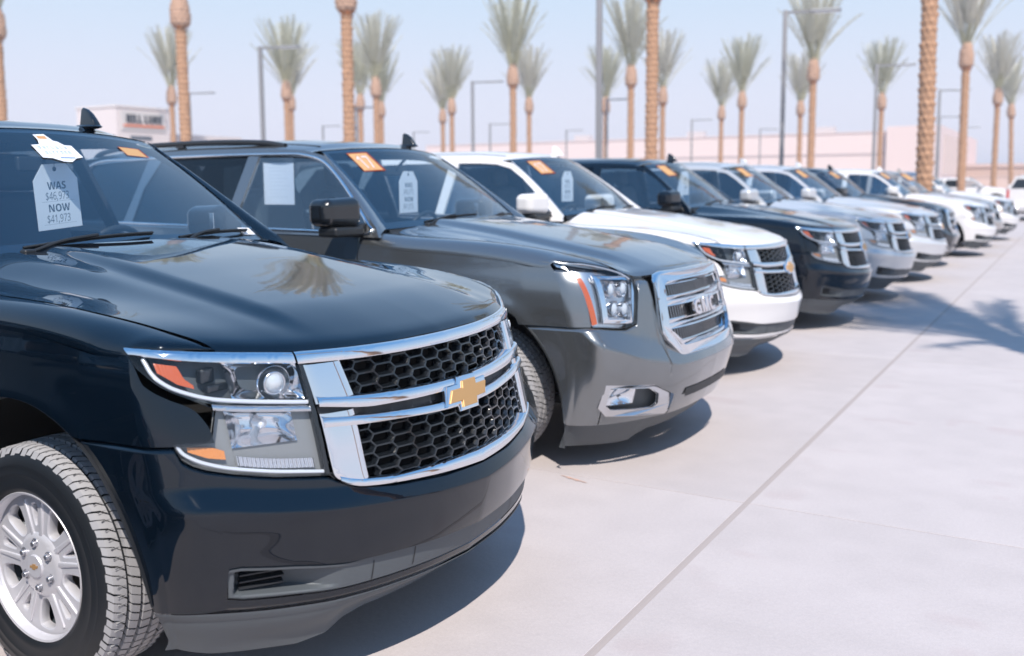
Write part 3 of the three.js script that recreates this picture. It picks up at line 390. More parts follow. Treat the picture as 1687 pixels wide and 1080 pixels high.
// ---- front with framed bar grille ----
function barFront() {
  const P = [];
  const cfg = {
    Z: [0, 0.2, 0.45, 0.6, 0.75, 0.85, 0.92, 0.97, 1.0, 1.012, 1.015], D: [0, 0.006, 0.04, 0.09, 0.15, 0.21, 0.27, 0.335, 0.41, 0.51, 0.62],
    YC: [0.1, 0.4, 0.6, 0.7, 0.85, 1.07, 1.15, 1.25], XC: [0.92, 1.03, 1.055, 1.045, 1.01, 0.95, 0.90, 0.83], EY: [0, 1], E: [0, 0],
    hoodFront: itp([0, 0.36, 0.5, 0.60, 0.70, 0.84, 0.99], [1.112, 1.110, 1.098, 1.096, 1.124, 1.172, 1.208]), hoodHalf: 0.70, shut: itp([-0.8, -0.3, 0.2, 0.55, 0.735], [0.865, 0.87, 0.85, 0.79, 0.70]), dome: 0.022, fenderFrontY: 1.190, shoulderEnd: 0.735, shoulderY: 1.130, seamY: 0.842, handle: 'paint', chromeTrim: true, rails: 'trim', mirror: 'gloss',
    lampEdge: itp([0.842, 1.07, 1.14, 1.165, 1.19], [0.945, 0.937, 0.940, 0.985, 0.985]),
  };
  const N = noseShape(cfg), { fp, W } = N, add = (n, g, m, o = {}) => P.push({ n, g, m, ...o }), both = (n, g, m, o = {}) => { add(n, g, m, o); add(n, mir(g), m, o); };
  const refs = bodyParts(N, cfg, P);
  const yTz = lin([0, 0.40, 0.44, 0.53, 0.55, 0.556, 0.60, 0.635, 0.648, 0.705, 0.787, 0.945, 1], [0.640, 0.645, 0.660, 0.745, 0.80, 1.080, 1.084, 1.08, 1.03, 0.848, 0.822, 0.841, 0.841]);
  const yc = itp([0, 0.2, 0.3, 0.5, 0.6, 0.75, 1], [0.588, 0.592, 0.625, 0.705, 0.74, 0.81, 0.83]), yb = itp([0, 0.4, 0.8, 1], [0.300, 0.29, 0.285, 0.30]);
  const inFog = (z, y) => { const zz = Math.abs(z); return zz > 0.50 && zz < 0.90; };
  // cover in three bands so that the fog lamp pocket stays open
  const fT = lin([0.475, 0.50, 0.646, 0.898], [0.42, 0.432, 0.502, 0.527]), fB = lin([0.475, 0.867, 0.898], [0.312, 0.352, 0.397]);
  const off = (a, y) => Math.max(0, 0.055 - 0.48 * Math.max(0, y - yc(a)) - 0.14 * Math.max(0, yc(a) - y)) * (1 - sst(0.6, 0.8, a));
  const cols = []; for (let i = 0; i <= 260; i++) cols.push(i / 130 - 1);
  const strip = (top, bot, test, nv) => { const gs = []; let run = []; const flush = () => { if (run.length > 1) { const r = run.slice(); gs.push(grid(r.length - 1, nv, (u, v) => { const t = r[Math.round(u * (r.length - 1))], a = Math.abs(t), T = top(t), B = bot(t), y = lerp(T, B, v); return W(t, y, off(a, y) - (v === 0 && top === topF ? 0.03 : 0)); })); } run = []; };
    for (const t of cols) { if (test(Math.abs(W(t, 0.45)[2]), Math.abs(t))) run.push(t); else flush(); } flush(); return gs; };
  const zOf = (t) => Math.abs(W(t, 0.6)[2]), topF = (t) => Math.abs(t) > 0.76 ? 0.841 : yTz(Math.abs(W(t, 0.85)[2])), botF = (t) => yb(Math.abs(t));
  const pz = (z, a) => z > 0.474 && z < 0.899 && a < 0.72;
  const fTt = (t) => fT(Math.abs(W(t, 0.45)[2])), fBt = (t) => fB(Math.abs(W(t, 0.35)[2]));
  const pocketT = []; cols.forEach((t) => { if (pz(Math.abs(W(t, 0.45)[2]), Math.abs(t))) pocketT.push(t); });
  add('front_bumper', mg([...strip(topF, (t) => (pz(Math.abs(W(t, 0.45)[2]), Math.abs(t)) ? fTt(t) : 0.42), () => true, 34), ...strip((t) => 0.42, botF, (z, a) => !pz(z, a), 8), ...strip(fBt, botF, pz, 4)]), 'paint', { k: 'bumper' });
  add('air_dam', grid(200, 8, (u, v) => { const t = u * 2 - 1, a = Math.abs(t), b = lin([0, 0.24, 0.30, 0.33, 1], [0.20, 0.195, 0.165, 0.14, 0.15])(a); return W(t, lerp(yb(a) + 0.002, b, v), -0.012 - 0.05 * v * (1 - sst(0.6, 0.9, a))); }), 'plastic');
  add('intake_slot', patch(fp, -0.36, 0.36, cst(0.385), cst(0.435), 0.0375, 20, 3), 'black'); add('chrome_strip', band(fp, cst(0.318), cst(0.300), -0.45, 0.45, 0.014, 0.01, 40), 'chromeSoft');
  // fog lamps
  const dens = (pts, st = 0.03) => { const o = []; pts.forEach((a, i) => { const b = pts[(i + 1) % pts.length], n = Math.max(1, Math.ceil(Math.hypot(b[0] - a[0], b[1] - a[1]) / st)); for (let k = 0; k < n; k++) o.push([lerp(a[0], b[0], k / n), lerp(a[1], b[1], k / n)]); }); return o; };
  const ring = (fpp, outer, inner, zc, yc0, of, depth, bev = 0.005) => { const s = shapeOf(dens(outer)); s.holes.push(new THREE.Path(dens(inner).map((q) => new THREE.Vector2(...q)))); return onNose(fpp, new THREE.ExtrudeGeometry(s, { depth, bevelEnabled: true, bevelSize: bev, bevelThickness: bev, bevelSegments: 2 }), zc, yc0, of); };
  const fo = [[-0.905, 0.395], [-0.905, 0.525], [-0.89, 0.535], [-0.645, 0.510], [-0.485, 0.435], [-0.465, 0.312], [-0.48, 0.303], [-0.865, 0.345]], fi = [[-0.882, 0.405], [-0.882, 0.503], [-0.65, 0.478], [-0.575, 0.435], [-0.565, 0.375], [-0.60, 0.358], [-0.855, 0.378]];
  both('fog_bezel', ring(fp, fo, fi, 0, 0, 0.000, 0.012), 'chromeSoft', { k: 'fogbez' });
  both('fog_pocket', grid(16, 10, (u, v) => { const z = lerp(0.48, 0.895, u), y = lerp(0.31, 0.53, v); return fp(z, y, -0.05 + 0.045 * ((2 * u - 1) ** 6)); }), 'plastic');
  both('fog_lamp', patch(fp, 0.725, 0.872, cst(0.398), cst(0.490), -0.02, 16, 10, (u, v) => -0.03 * Math.sin(u * Math.PI) * Math.sin(v * Math.PI)), 'reflector'); both('fog_lens', patch(fp, 0.725, 0.875, cst(0.392), cst(0.495), -0.010, 10, 6), 'lens');
  // grille
  const sym = (h) => [...h, ...h.slice().reverse().map((q) => [-q[0], q[1]])];
  const go = sym([[0, 1.104], [0.44, 1.104], [0.495, 1.090], [0.520, 1.055], [0.548, 0.82], [0.548, 0.78], [0.53, 0.745], [0.445, 0.662], [0.41, 0.643], [0, 0.632]].slice(1)), gi = sym([[0.42, 1.058], [0.455, 1.045], [0.468, 1.01], [0.496, 0.82], [0.49, 0.785], [0.41, 0.705], [0.38, 0.692]]);
  add('grille_surround', ring(fp, go, gi, 0, 0, 0.006, 0.016, 0.010), 'chrome', { k: 'grille' });
  const opening = (y0, y1, w0, w1) => { const o = sym([[w1, y1], [w0, y0]]), i = sym([[w1 - 0.022, y1 - 0.024], [w0 - 0.022, y0 + 0.024]]); return ring(fp, o, i, 0, 0, -0.004, 0.012, 0.008); };
  add('grille_bar', opening(0.945, 1.060, 0.490, 0.475), 'chrome', { u: 'grille' }); add('grille_bar', opening(0.818, 0.942, 0.505, 0.492), 'chrome', { u: 'grille' }); add('grille_bar', opening(0.692, 0.815, 0.40, 0.500), 'chrome', { u: 'grille' });
  const sl = []; for (let k = -17; k <= 17; k++) { const z = k * 0.028; sl.push(grid(1, 8, (u, v) => fp(z + (u - 0.5) * 0.006, lerp(Math.abs(z) > 0.42 ? 0.76 : 0.69, 1.06, v), -0.018))); sl.push(grid(1, 8, (u, v) => fp(z + 0.004, lerp(Math.abs(z) > 0.42 ? 0.76 : 0.69, 1.06, v), -0.018 - u * 0.03))); }
  add('grille_slats', mg(sl), 'chromeSoft', { u: 'grille' }); add('radiator_panel', patch(fp, -0.52, 0.52, cst(0.66), cst(1.08), -0.075, 20, 6), 'under', { u: 'grille' });
  { const g = new TextGeometry('GMC', { font, size: 0.082, depth: 0.016, curveSegments: 4, bevelEnabled: true, bevelSize: 0.003, bevelThickness: 0.003, bevelSegments: 1 }); g.computeBoundingBox(); g.translate(-(g.boundingBox.max.x + g.boundingBox.min.x) / 2, 0, 0); const p = g.attributes.position; for (let i = 0; i < p.count; i++) p.setX(i, p.getX(i) * 1.35);
    add('badge_letters', onNose(fp, g, 0, 0.842, 0.012), 'badge', { u: 'grille' }); }
  add('badge_plate', onNose(fp, new THREE.ExtrudeGeometry(shapeOf(dens([[-0.17, 0.825], [0.17, 0.825], [0.17, 0.938], [-0.17, 0.938]])), { depth: 0.012, bevelEnabled: false }), 0, 0, -0.006), 'gloss', { u: 'grille' });
  // headlamps
  const T = itp([0.645, 0.66, 0.725, 0.854, 0.94], [1.035, 1.094, 1.138, 1.181, 1.196]), B = lin([0.645, 0.705, 0.787, 0.94], [1.02, 0.849, 0.824, 0.842]);
  { const g = mg([patch(fp, 0.645, 0.94, B, T, 0.003, 40, 16), patch(fp, 0.935, 0.955, lin([0.935, 0.955], [1.143, 1.160]), lin([0.935, 0.955], [1.195, 1.198]), 0.003, 10, 4)]); add('headlamp', g, 'lens', { k: 'lamp' }); add('headlamp', mir(g), 'lens', { k: 'lamp2' }); }
  const LL = (n, g, m) => { add(n, g, m, { u: 'lamp' }); add(n, mir(g), m, { u: 'lamp2' }); };
  LL('lamp_housing', mg([patch(fp, 0.645, 0.94, B, T, -0.055, 20, 8), patch(fp, 0.935, 0.955, lin([0.935, 0.955], [1.143, 1.160]), lin([0.935, 0.955], [1.195, 1.198]), -0.02, 8, 3)]), 'chromeSoft');
  const ol = []; for (let i = 0; i <= 20; i++) { const z = lerp(0.645, 0.94, i / 20); ol.push([z, T(z)]); } for (let i = 20; i >= 0; i--) { const z = lerp(0.645, 0.94, i / 20); ol.push([z, B(z)]); }
  LL('lamp_wall', wallOf(fp, ol, 0.001, -0.06), 'gloss');
  LL('side_marker', patch(fp, 0.916, 0.938, lin([0.916, 0.938], [0.858, 0.848]), cst(1.104), -0.010, 6, 16), 'amber');
  LL('lamp_frame', ring(fp, [[-0.885, 0.862], [-0.862, 1.108], [-0.652, 1.096], [-0.66, 1.03], [-0.722, 0.848]], [[-0.862, 0.878], [-0.842, 1.092], [-0.670, 1.080], [-0.678, 1.03], [-0.735, 0.866]], 0, 0, -0.030, 0.012), 'reflector');
  for (const [z, y] of [[0.800, 1.035], [0.722, 1.035], [0.812, 0.930], [0.748, 0.925]]) { const c = fp(z, y, -0.035); LL('projector_lens', new THREE.SphereGeometry(0.030, 20, 12).scale(0.7, 1.1, 1).translate(c[0], c[1], c[2]), 'lensSolid'); LL('projector_bowl', new THREE.LatheGeometry([[0.03, -0.02], [0.042, 0], [0.046, 0.02]].map((q) => new THREE.Vector2(...q)), 28).rotateZ(-Math.PI / 2).translate(c[0] - 0.01, c[1], c[2]), 'reflector'); }
  LL('light_pipe', tube([[0.662, 1.085], [0.70, 1.118], [0.78, 1.150], [0.86, 1.172], [0.93, 1.182]].map((q) => fp(q[0], q[1], -0.015)), 0.008, 40, 8), 'chromeSoft');
  return { P, refs, N };
}
M.lensSolid = phy([0.80, 0.86, 0.92], { transmission: 0.5, thickness: 0, roughness: 0.02, clearcoat: 1, metalness: 0.2 });
M.badge = std([0.78, 0.74, 0.74], 0.18, 0.9);
const HONEY = honeycombFront(), BARS = barFront(), WHEEL = wheelParts(true), WHEEL_FAR = wheelParts(false);

function makeCar(kind, mats, name, label, [x, z], o = {}) {
  const t = thing(name, label, 'car', 'cars parked in a row', [x, 0, z]); if (o.turn) t.rotation.y = o.turn;
  const keys = {}, mat = (k) => mats[k] || M[k];
  for (const d of kind.P) if (!d.u) { const m = mesh(d.n, d.g, mat(d.m), t); if (d.k) keys[d.k] = m; }
  for (const d of kind.P) if (d.u) mesh(d.n, d.g, mat(d.m), keys[d.u]);
  for (const [wx, s] of [[0, 1], [0, -1], [-2.946, 1], [-2.946, -1]]) {
    const w = new THREE.Group(); w.name = 'wheel'; w.position.set(wx, 0.40, 0.862 * s); if (s < 0) w.rotation.y = Math.PI; w.rotation.z = (o.roll || 0) * s; t.add(w);
    for (const d of (o.far ? WHEEL_FAR : WHEEL)) mesh(d.n, d.g, mat(d.m), w);
  }
  return t;
}

// ---------- pavement ----------
const concreteMap = tex(1024, (x, y) => { const i = (y >> 1) * 512 + (x >> 1), j = ((y * 3) % 512) * 512 + ((x * 3) % 512); const v = 0.965 + 0.022 * (nC[i] - 0.5) + 0.030 * (nB[i] - 0.5) + 0.035 * (nA[j] - 0.5) + 0.05 * (nD[j] - 0.5), k = nB[((y >> 1) + 77) % 512 * 512 + ((x >> 1) + 131) % 512] * nC[((y >> 1) + 200) % 512 * 512 + (x >> 1)]; const s = k > 0.55 ? (k - 0.55) * 0.14 : 0; return [v - s * 0.6, v * 0.985 - s, v * 0.995 - s]; });
const concreteBump = tex(512, (x, y, i) => { const v = 0.5 + 0.5 * (nD[i] - 0.5) + 0.3 * (nA[i] - 0.5); return [v, v, v]; }, false);
const slabMats = [0.0, 0.012, -0.010, 0.006].map((d) => std([0.490 + d, 0.455 + d, 0.440 + d], 0.86, 0, { map: concreteMap, bumpMap: concreteBump, bumpScale: 0.0012 }));
const JX = 1.461, JZ = -1.905, SL = 4.6;
{
  const g = mesh('ground', new THREE.PlaneGeometry(1800, 1800, 1, 1).rotateX(-Math.PI / 2).translate(0, -0.02, -300), std([0.44, 0.41, 0.40], 0.9), scene); g.userData = { kind: 'structure' };
  const uvp = g.geometry.attributes.uv; for (let i = 0; i < uvp.count; i++) uvp.setXY(i, uvp.getX(i) * 300, uvp.getY(i) * 300);
  const pav = new THREE.Group(); pav.name = 'pavement'; pav.userData = { kind: 'structure' }; scene.add(pav);
  for (let a = -2; a < 5; a++) for (let b = -2; b < 15; b++) {
    const x0 = JX + a * SL + 0.016, x1 = JX + (a + 1) * SL - 0.016, z1 = JZ - (b - 1) * SL - 0.0035, z0 = JZ - b * SL + 0.0035, e = 0.002;
    const P = [], top = [[x0 + e, z0 + e], [x1 - e, z0 + e], [x1 - e, z1 - e], [x0 + e, z1 - e]], rim = [[x0, z0], [x1, z0], [x1, z1], [x0, z1]], U = [];
    const tri = (q, r, s) => { for (const w of [q, r, s]) { P.push(...w); U.push(w[0] / 3.1 + a * 0.37, w[2] / 3.1 + b * 0.61); } };
    const T = (i) => [top[i][0], 0, top[i][1]], Rm = (i, y = -0.0015) => [rim[i][0], y, rim[i][1]];
    tri(T(0), T(2), T(1)); tri(T(0), T(3), T(2));
    for (let i = 0; i < 4; i++) { const j = (i + 1) % 4; tri(T(i), T(j), Rm(j)); tri(T(i), Rm(j), Rm(i)); tri(Rm(i), Rm(j), Rm(j, -0.019)); tri(Rm(i), Rm(j, -0.019), Rm(i, -0.019)); }
    const sg = new THREE.BufferGeometry(); sg.setAttribute('position', new THREE.Float32BufferAttribute(P, 3)); sg.setAttribute('uv', new THREE.Float32BufferAttribute(U, 2)); sg.computeVertexNormals();
    mesh('slab', sg, slabMats[(a * 3 + b * 5 + 40) % 4], pav);
  }
  const seal = std([0.36, 0.31, 0.295], 0.85);
  for (let a = -2; a < 6; a++) mesh('joint_sealant', crease(grid(160, 3, (u, v) => { const z = lerp(11.9, -66, u); return [JX + a * SL + lerp(-0.0165, 0.0165, v) + 0.0014 * Math.sin(z * 3.1) * Math.sin(z * 0.7), -0.0035 + 0.0015 * Math.sin(v * Math.PI) + 0.0006 * Math.sin(z * 5), z]; }), 0.8), seal, pav);
  const mk = mesh('chalk_mark', grid(24, 2, (u, v) => { const q = [lerp(0.42, 0.62, u), 0.0035 + 0.0004 * Math.sin(u * 9), lerp(-1.86, -1.80, u) + (v - 0.5) * 0.018 * Math.sin(u * Math.PI) * (1 + 0.4 * Math.sin(u * 23))]; return q; }), std([0.55, 0.36, 0.29], 0.9), pav); mk.userData.label = 'short rust red streak on the slab';
}

// ---------- buildings ----------
const stucco = (c) => std(c, 0.9, 0, { bumpMap: concreteBump, bumpScale: 0.01 });
{
  const t = thing('sign_tower', 'square cream building tower with dark shop letters above an orange line', 'building', null, [-61.75, 0, -47.01]);
  const w = stucco([0.66, 0.58, 0.57]);
  mesh('wall', bx(4.8, 7.85, 5.0, -2.4, 3.925, -2.5), w, t); mesh('parapet_cap', bx(4.94, 0.16, 5.14, -2.4, 7.93, -2.5), stucco([0.70, 0.63, 0.61]), t);
  mesh('sign_panel', bx(0.06, 1.5, 4.3, 0.033, 6.85, -2.5), stucco([0.60, 0.56, 0.55]), t);
  const g = new TextGeometry('BILL LUKE', { font, size: 0.62, depth: 0.08, curveSegments: 3, bevelEnabled: false }); g.computeBoundingBox(); g.translate(-(g.boundingBox.max.x) / 2, 0, 0).scale(0.84, 1, 1).rotateY(Math.PI / 2).translate(0.07, 6.72, -2.5);
  mesh('sign_letters', g, std([0.035, 0.045, 0.06], 0.5), t); mesh('sign_underline', bx(0.06, 0.16, 3.9, 0.10, 6.47, -2.5), std([0.72, 0.22, 0.10], 0.6), t);
  mesh('lower_sign', bx(0.05, 0.28, 2.0, 0.035, 5.55, -2.2), std([0.10, 0.12, 0.15], 0.6), t);
  mesh('wing_wall', bx(7.0, 5.9, 5.0, -8.4, 2.95, -2.6), w, t); mesh('side_wing', bx(4.6, 6.0, 8, -2.4, 3.0, -9.05), stucco([0.62, 0.55, 0.54]), t);
  const gl = phy([0.06, 0.09, 0.12], { roughness: 0.05 }); for (let k = 0; k < 3; k++) mesh('window', bx(0.05, 2.2, 1.2, 0.03, 1.9, -1.1 - k * 1.45), gl, t);
}
{
  const t = thing('retail_building', 'long pale pink stucco building with flat roofline behind the palms', 'building', null, [-11.0, 0, -117.5]);
  const w = stucco([0.70, 0.56, 0.535]), w2 = stucco([0.72, 0.585, 0.56]);
  mesh('corner_block', bx(5.8, 8.2, 46, -2.9, 4.1, -23), w, t); mesh('wall', bx(66, 7.6, 45, -39.0, 3.8, -23.2), w2, t); mesh('wall_end', bx(26, 6.7, 44, -86, 3.35, -23.5), w, t);
  mesh('parapet_cap', bx(66.1, 0.14, 45.2, -39.0, 7.67, -23.2), stucco([0.74, 0.60, 0.57]), t);
  mesh('reveal_band', bx(66, 0.22, 0.06, -39, 5.1, -0.67), stucco([0.50, 0.42, 0.42]), t); mesh('base_band', bx(65.8, 1.4, 0.05, -39, 0.7, -0.665), stucco([0.60, 0.47, 0.44]), t);
  for (let k = 0; k < 9; k++) mesh('louvre_fin', bx(0.35, 4.6, 0.5, 0.18, 5.0, -4 - k * 3.1), stucco([0.55, 0.47, 0.46]), t);
  mesh('side_wall', bx(14, 3.6, 30, 7.0, 1.8, -36), stucco([0.58, 0.42, 0.36]), t); mesh('side_roof', bx(14.3, 0.5, 30.3, 7.0, 3.85, -36), stucco([0.62, 0.47, 0.43]), t);
  for (let k = 0; k < 3; k++) mesh('roof_unit', bx(2.2, 1.0, 1.6, -14 - k * 17, 8.2, -6), stucco([0.55, 0.5, 0.5]), t);
}
{ const p = spot(1668, 120), t = thing('boundary_wall', 'low tan wall in the far distance beside the leaning palm', 'wall', null, [p.x, 0, p.z]); mesh('wall', bx(60, 2.3, 0.4, 22, 1.15, 0), stucco([0.62, 0.47, 0.42]), t); mesh('wall_cap', bx(60.2, 0.12, 0.55, 22, 2.36, 0), stucco([0.66, 0.52, 0.47]), t); }

// ---------- palms ----------
const barkTex = tex(512, (x, y, i) => { const v = 0.80 + 0.30 * (nA[i] - 0.5) + 0.25 * (nB[i] - 0.5) + 0.2 * (nD[i] - 0.5); return [v, v * 0.96, v * 0.93]; });
const PM = { bark: std([0.66, 0.42, 0.28], 0.9, 0, { map: barkTex }), boots: std([0.72, 0.51, 0.40], 0.9, 0, { map: barkTex }), skirt: std([0.42, 0.16, 0.07], 0.95), rachis: std([0.44, 0.42, 0.30], 0.8),
  leaf: [[0.60, 0.58, 0.50], [0.56, 0.55, 0.45], [0.63, 0.60, 0.54]].map((c) => phy(c, { roughness: 0.75, transmission: 0.4, thickness: 0 })) };
const BH = 8.2;
function bootSurface(h0, h1, rad, pitch, count, amp, rows) {  // stem with staggered cut leaf bases
  return grid(count * 6, rows, (u, v) => { const y = lerp(h0, h1, v), row = y / pitch + 0.001, r = Math.floor(row), fy = row - r, fu = ((u * count + (r % 2) * 0.5) % 1 + 1) % 1, dx = Math.abs(fu - 0.5) * 2, a = u * Math.PI * 2; const hs = Math.sin(r * 12.9898 + Math.floor(u * count + (r % 2) * 0.5) % count * 78.233) * 43758.5453, hj = hs - Math.floor(hs); const d = Math.sqrt(Math.max(0, 1 - dx * (1.35 - 0.5 * fy))) * (0.25 + 0.75 * fy) * (0.55 + 0.8 * hj); const R = rad(v) + amp * d; return [Math.cos(a) * R, y, Math.sin(a) * R]; }, 2, 12);
}
function palmVariant(sd) {
  seed = sd;
  const trunk = bootSurface(0, BH, (v) => 0.26 - 0.06 * sst(0, 0.12, v) - 0.015 * v, 0.205, 8, 0.065, 200);
  const bulge = bootSurface(BH - 0.08, BH + 1.35, itp([0, 0.03, 0.10, 0.3, 0.6, 0.85, 1], [0.20, 0.30, 0.345, 0.36, 0.315, 0.24, 0.15]), 0.17, 11, 0.085, 44);
  const sk = []; for (let k = 0; k < 26; k++) { const a = k / 26 * Math.PI * 2 + rr(-0.1, 0.1), l = rr(0.15, 0.42); sk.push(grid(1, 2, (u, v) => { const r = 0.30 + 0.02 * v - 0.05 * v * v, w = (u - 0.5) * 0.07 * (1 - v * 0.6); return [Math.cos(a) * r - Math.sin(a) * w, BH + 0.1 - l * v, Math.sin(a) * r + Math.cos(a) * w]; })); }
  const P = [], I = [], RP = [];
  const nf = 56;
  for (let f = 0; f < nf; f++) {
    const wide = f > nf - 11, az = f * 2.39996 + rr(-0.3, 0.3), th = wide ? rr(0.55, 1.0) : 0.05 + 0.52 * Math.sqrt(f / nf) + rr(-0.04, 0.04), L = wide ? rr(3.2, 4.2) : rr(4.1, 5.1), bend = wide ? rr(0.25, 0.6) : rr(-0.02, 0.12);
    const pts = []; let x = 0.12 * Math.sin(th) * 2, y = BH + 1.0; const n = 12; for (let i = 0; i <= n; i++) { pts.push([Math.cos(az) * x, y, Math.sin(az) * x]); const t = (wide ? th * 0.6 : th * 0.62) + (wide ? bend : th * 0.35 + bend) * (i / n) ** 1.3; x += Math.sin(t) * L / n; y += Math.cos(t) * L / n; }
    RP.push(tube(pts, 0.020, 12, 4));
    const ax = Math.cos(az), azz = Math.sin(az), at = (s) => { const q = s * n, i = Math.min(n - 1, q | 0), t = q - i; return pts[i].map((c, k) => lerp(c, pts[i + 1][k], t)); };
    for (let k = 0; k < 40; k++) for (const s of [-1, 1]) {
      const sv = 0.30 + 0.70 * (k + rnd()) / 40, b = at(sv), e = at(Math.min(1, sv + 0.03)), b2 = at(Math.max(0, sv - 0.03)); const D = V(e[0] - b2[0], e[1] - b2[1], e[2] - b2[2]).normalize(), sd2 = V(-azz * s, 0, ax * s), out = V().crossVectors(sd2, D).multiplyScalar(s > 0 ? -1 : 1);
      const len = rr(0.40, 0.66) * (1.0 - 0.4 * sv), dir = D.clone().multiplyScalar(1).addScaledVector(sd2, rr(0.40, 0.62)).addScaledVector(out, rr(-0.35, 0.35)).normalize(), w = V().crossVectors(dir, out).normalize().multiplyScalar(0.020);
      const q = P.length / 3, m = [b[0] + dir.x * len * 0.5, b[1] + dir.y * len * 0.5, b[2] + dir.z * len * 0.5], tp = [b[0] + dir.x * len, b[1] + dir.y * len - 0.02, b[2] + dir.z * len];
      P.push(...b, m[0] + w.x, m[1] + w.y, m[2] + w.z, m[0] - w.x, m[1] - w.y, m[2] - w.z, ...tp); I.push(q, q + 1, q + 2, q + 1, q + 3, q + 2);
    }
  }
  const leaf = new THREE.BufferGeometry(); leaf.setAttribute('position', new THREE.Float32BufferAttribute(P, 3)); leaf.setIndex(I); leaf.computeVertexNormals();
  return { trunk, bulge, skirt: mg(sk), rachis: mg(RP), leaf };
}
const PV = [palmVariant(11), palmVariant(57), palmVariant(93)];
const horizon = (px) => 300.2 + (1775 - px) * 0.0059;
let pc = 0;
function palmAt(pos, label, turn, lean = 0, sc = 1) {
  const v = PV[pc % 3], t = thing('palm_tree', label, 'palm', 'date palms with tied upright fronds', [pos.x, 0, pos.z]); t.rotation.y = turn; t.rotation.z = lean; t.scale.set(sc, 1, sc);
  const tr = mesh('trunk', v.trunk, PM.bark, t); mesh('leaf_bases', v.bulge, PM.boots, t); mesh('dead_skirt', v.skirt, PM.skirt, t);
  const c = mesh('crown', v.leaf, PM.leaf[pc % 3], t); mesh('frond_stems', v.rachis, PM.rachis, c); pc++; return t;
}
const palms = [
  [12, 66, 'palm trunk with brown boots at the picture edge above the black car roof'], [310, 48, 'palm with orange trunk just beside the shop sign tower'], [578, 24, 'thick orange palm trunk rising from behind the grey car roof'],
  [1072, 5, 'thick patterned palm trunk behind the black car fourth in the row'], [1523, -78, 'thickest rough barked palm trunk before the pink building corner', 0.012], [1583, 113, 'palm with bulging boots standing where the car row ends', -0.01],
  [1334, 135, 'tall palm with wide spread crown beside the tall lamp arm'], [1447, 180, 'fan crowned palm just beside the lamp post at the building notch'], [1636, 173, 'palm between the two far white cars'], [1666, 193, 'leaning palm nearest the right picture edge', -0.05],
  [477, 165, 'full crowned palm beside the first dark lamp post'], [484, 182, 'shorter palm tucked under the full crowned palm by the first lamp'], [623, 160, 'slim palm to the right of the thick orange trunk'], [631, 192, 'small palm half hidden behind the slim palm'], [731, 202, 'shorter of two touching palms left of the second lamp post'], [746, 188, 'taller of two touching palms left of the second lamp post'],
  [846, 143, 'tall palm with narrow brush crown above the white car'], [872, 186, 'green tufted palm beside the narrow brush crowned palm'], [1038, 143, 'palm between the thick grey pole and the patterned trunk'], [997, 186, 'distant palm crown split by the thick grey pole'], [1090, 172, 'palm peeking out behind the patterned trunk'],
  [1186, 197, 'small palm in front of the pink building beside a larger one'], [1219, 178, 'palm with tied fan crown in front of the pink building middle'], [1315, 190, 'pale thin palm between the tall lamp post and the spreading palm'], [290, 172, 'thin palm beside the shop tower, left of the orange trunk'], [597, 182, 'palm crown showing behind the thick orange trunk'],
];
palms.forEach(([px, by, label, lean], i) => { const d = (BH - 1.605) * FPX / (horizon(px) - by); palmAt(spot(px, d, 0, horizon(px)), label, i * 1.7, lean || 0, 1); });
palmAt(V(6.5, 0, -2.6), 'palm across the drive aisle whose crown shades the pavement', 0.6);

// ---------- lamp posts ----------
const poleM = std([0.24, 0.235, 0.245], 0.5, 0.2), headM = std([0.30, 0.30, 0.31], 0.5, 0.2);
const lampGeo = { pole: crease(mg([rb(0.16, 7.7, 0.16, 0.02, 0, 3.85, 0), rb(0.42, 0.7, 0.42, 0.04, 0, 0.35, 0)])), arm: bx(0.9, 0.09, 0.08, 0.5, 7.62, 0), head: rb(1.05, 0.10, 0.36, 0.04, 1.35, 7.62, 0), glassPane: bx(0.8, 0.01, 0.28, 1.4, 7.565, 0) };
const paneM = phy([0.7, 0.72, 0.75], { roughness: 0.3 });
[[437, 82, 'grey lamp post left of the slim palm, first tall one'], [780, 137, 'lamp post between the touching palms and the brush crowned palm'], [986, -62, 'thick grey lamp post reaching out of the picture top'], [1286, 25, 'tall lamp post with long arm beside the spreading palm'], [1437, 110, 'lamp post with flat arm at the building notch'],
  [318, 155, 'short distant lamp arm beside the orange palm trunk'], [590, 178, 'distant lamp arm behind the thick orange palm trunk'], [535, 208, 'tiny distant lamp post above the grey car roof'], [683, 218, 'faint tiny lamp post above the grey car antenna'], [808, 205, 'thin distant lamp post above the white car roof'], [933, 215, 'faint lamp post against the left end of the pink building'],
  [999, 165, 'distant lamp head just past the thick grey pole'], [1138, 198, 'thin lamp post in front of the pink wall beside the small palm'], [1250, 213, 'thin lamp post before the pink wall left of the tall lamp'], [1541, 150, 'distant lamp head right of the thickest palm trunk'], [1543, 193, 'thin lamp post at the louvred building corner'], [1579, 210, 'thin lamp post hidden behind the bulging palm trunk']].forEach(([px, ty, label]) => {
  const d = (7.7 - 1.605) * FPX / (horizon(px) - ty), p = spot(px, d, 0, horizon(px)), t = thing('lamp_post', label, 'lamp post', 'parking lot lamp posts', [p.x, 0, p.z]); t.rotation.y = 0.25;
  mesh('pole', lampGeo.pole, poleM, t); const h = mesh('lamp_head', lampGeo.head, headM, t); mesh('lens', lampGeo.glassPane, paneM, h); mesh('arm', lampGeo.arm, poleM, t);
});

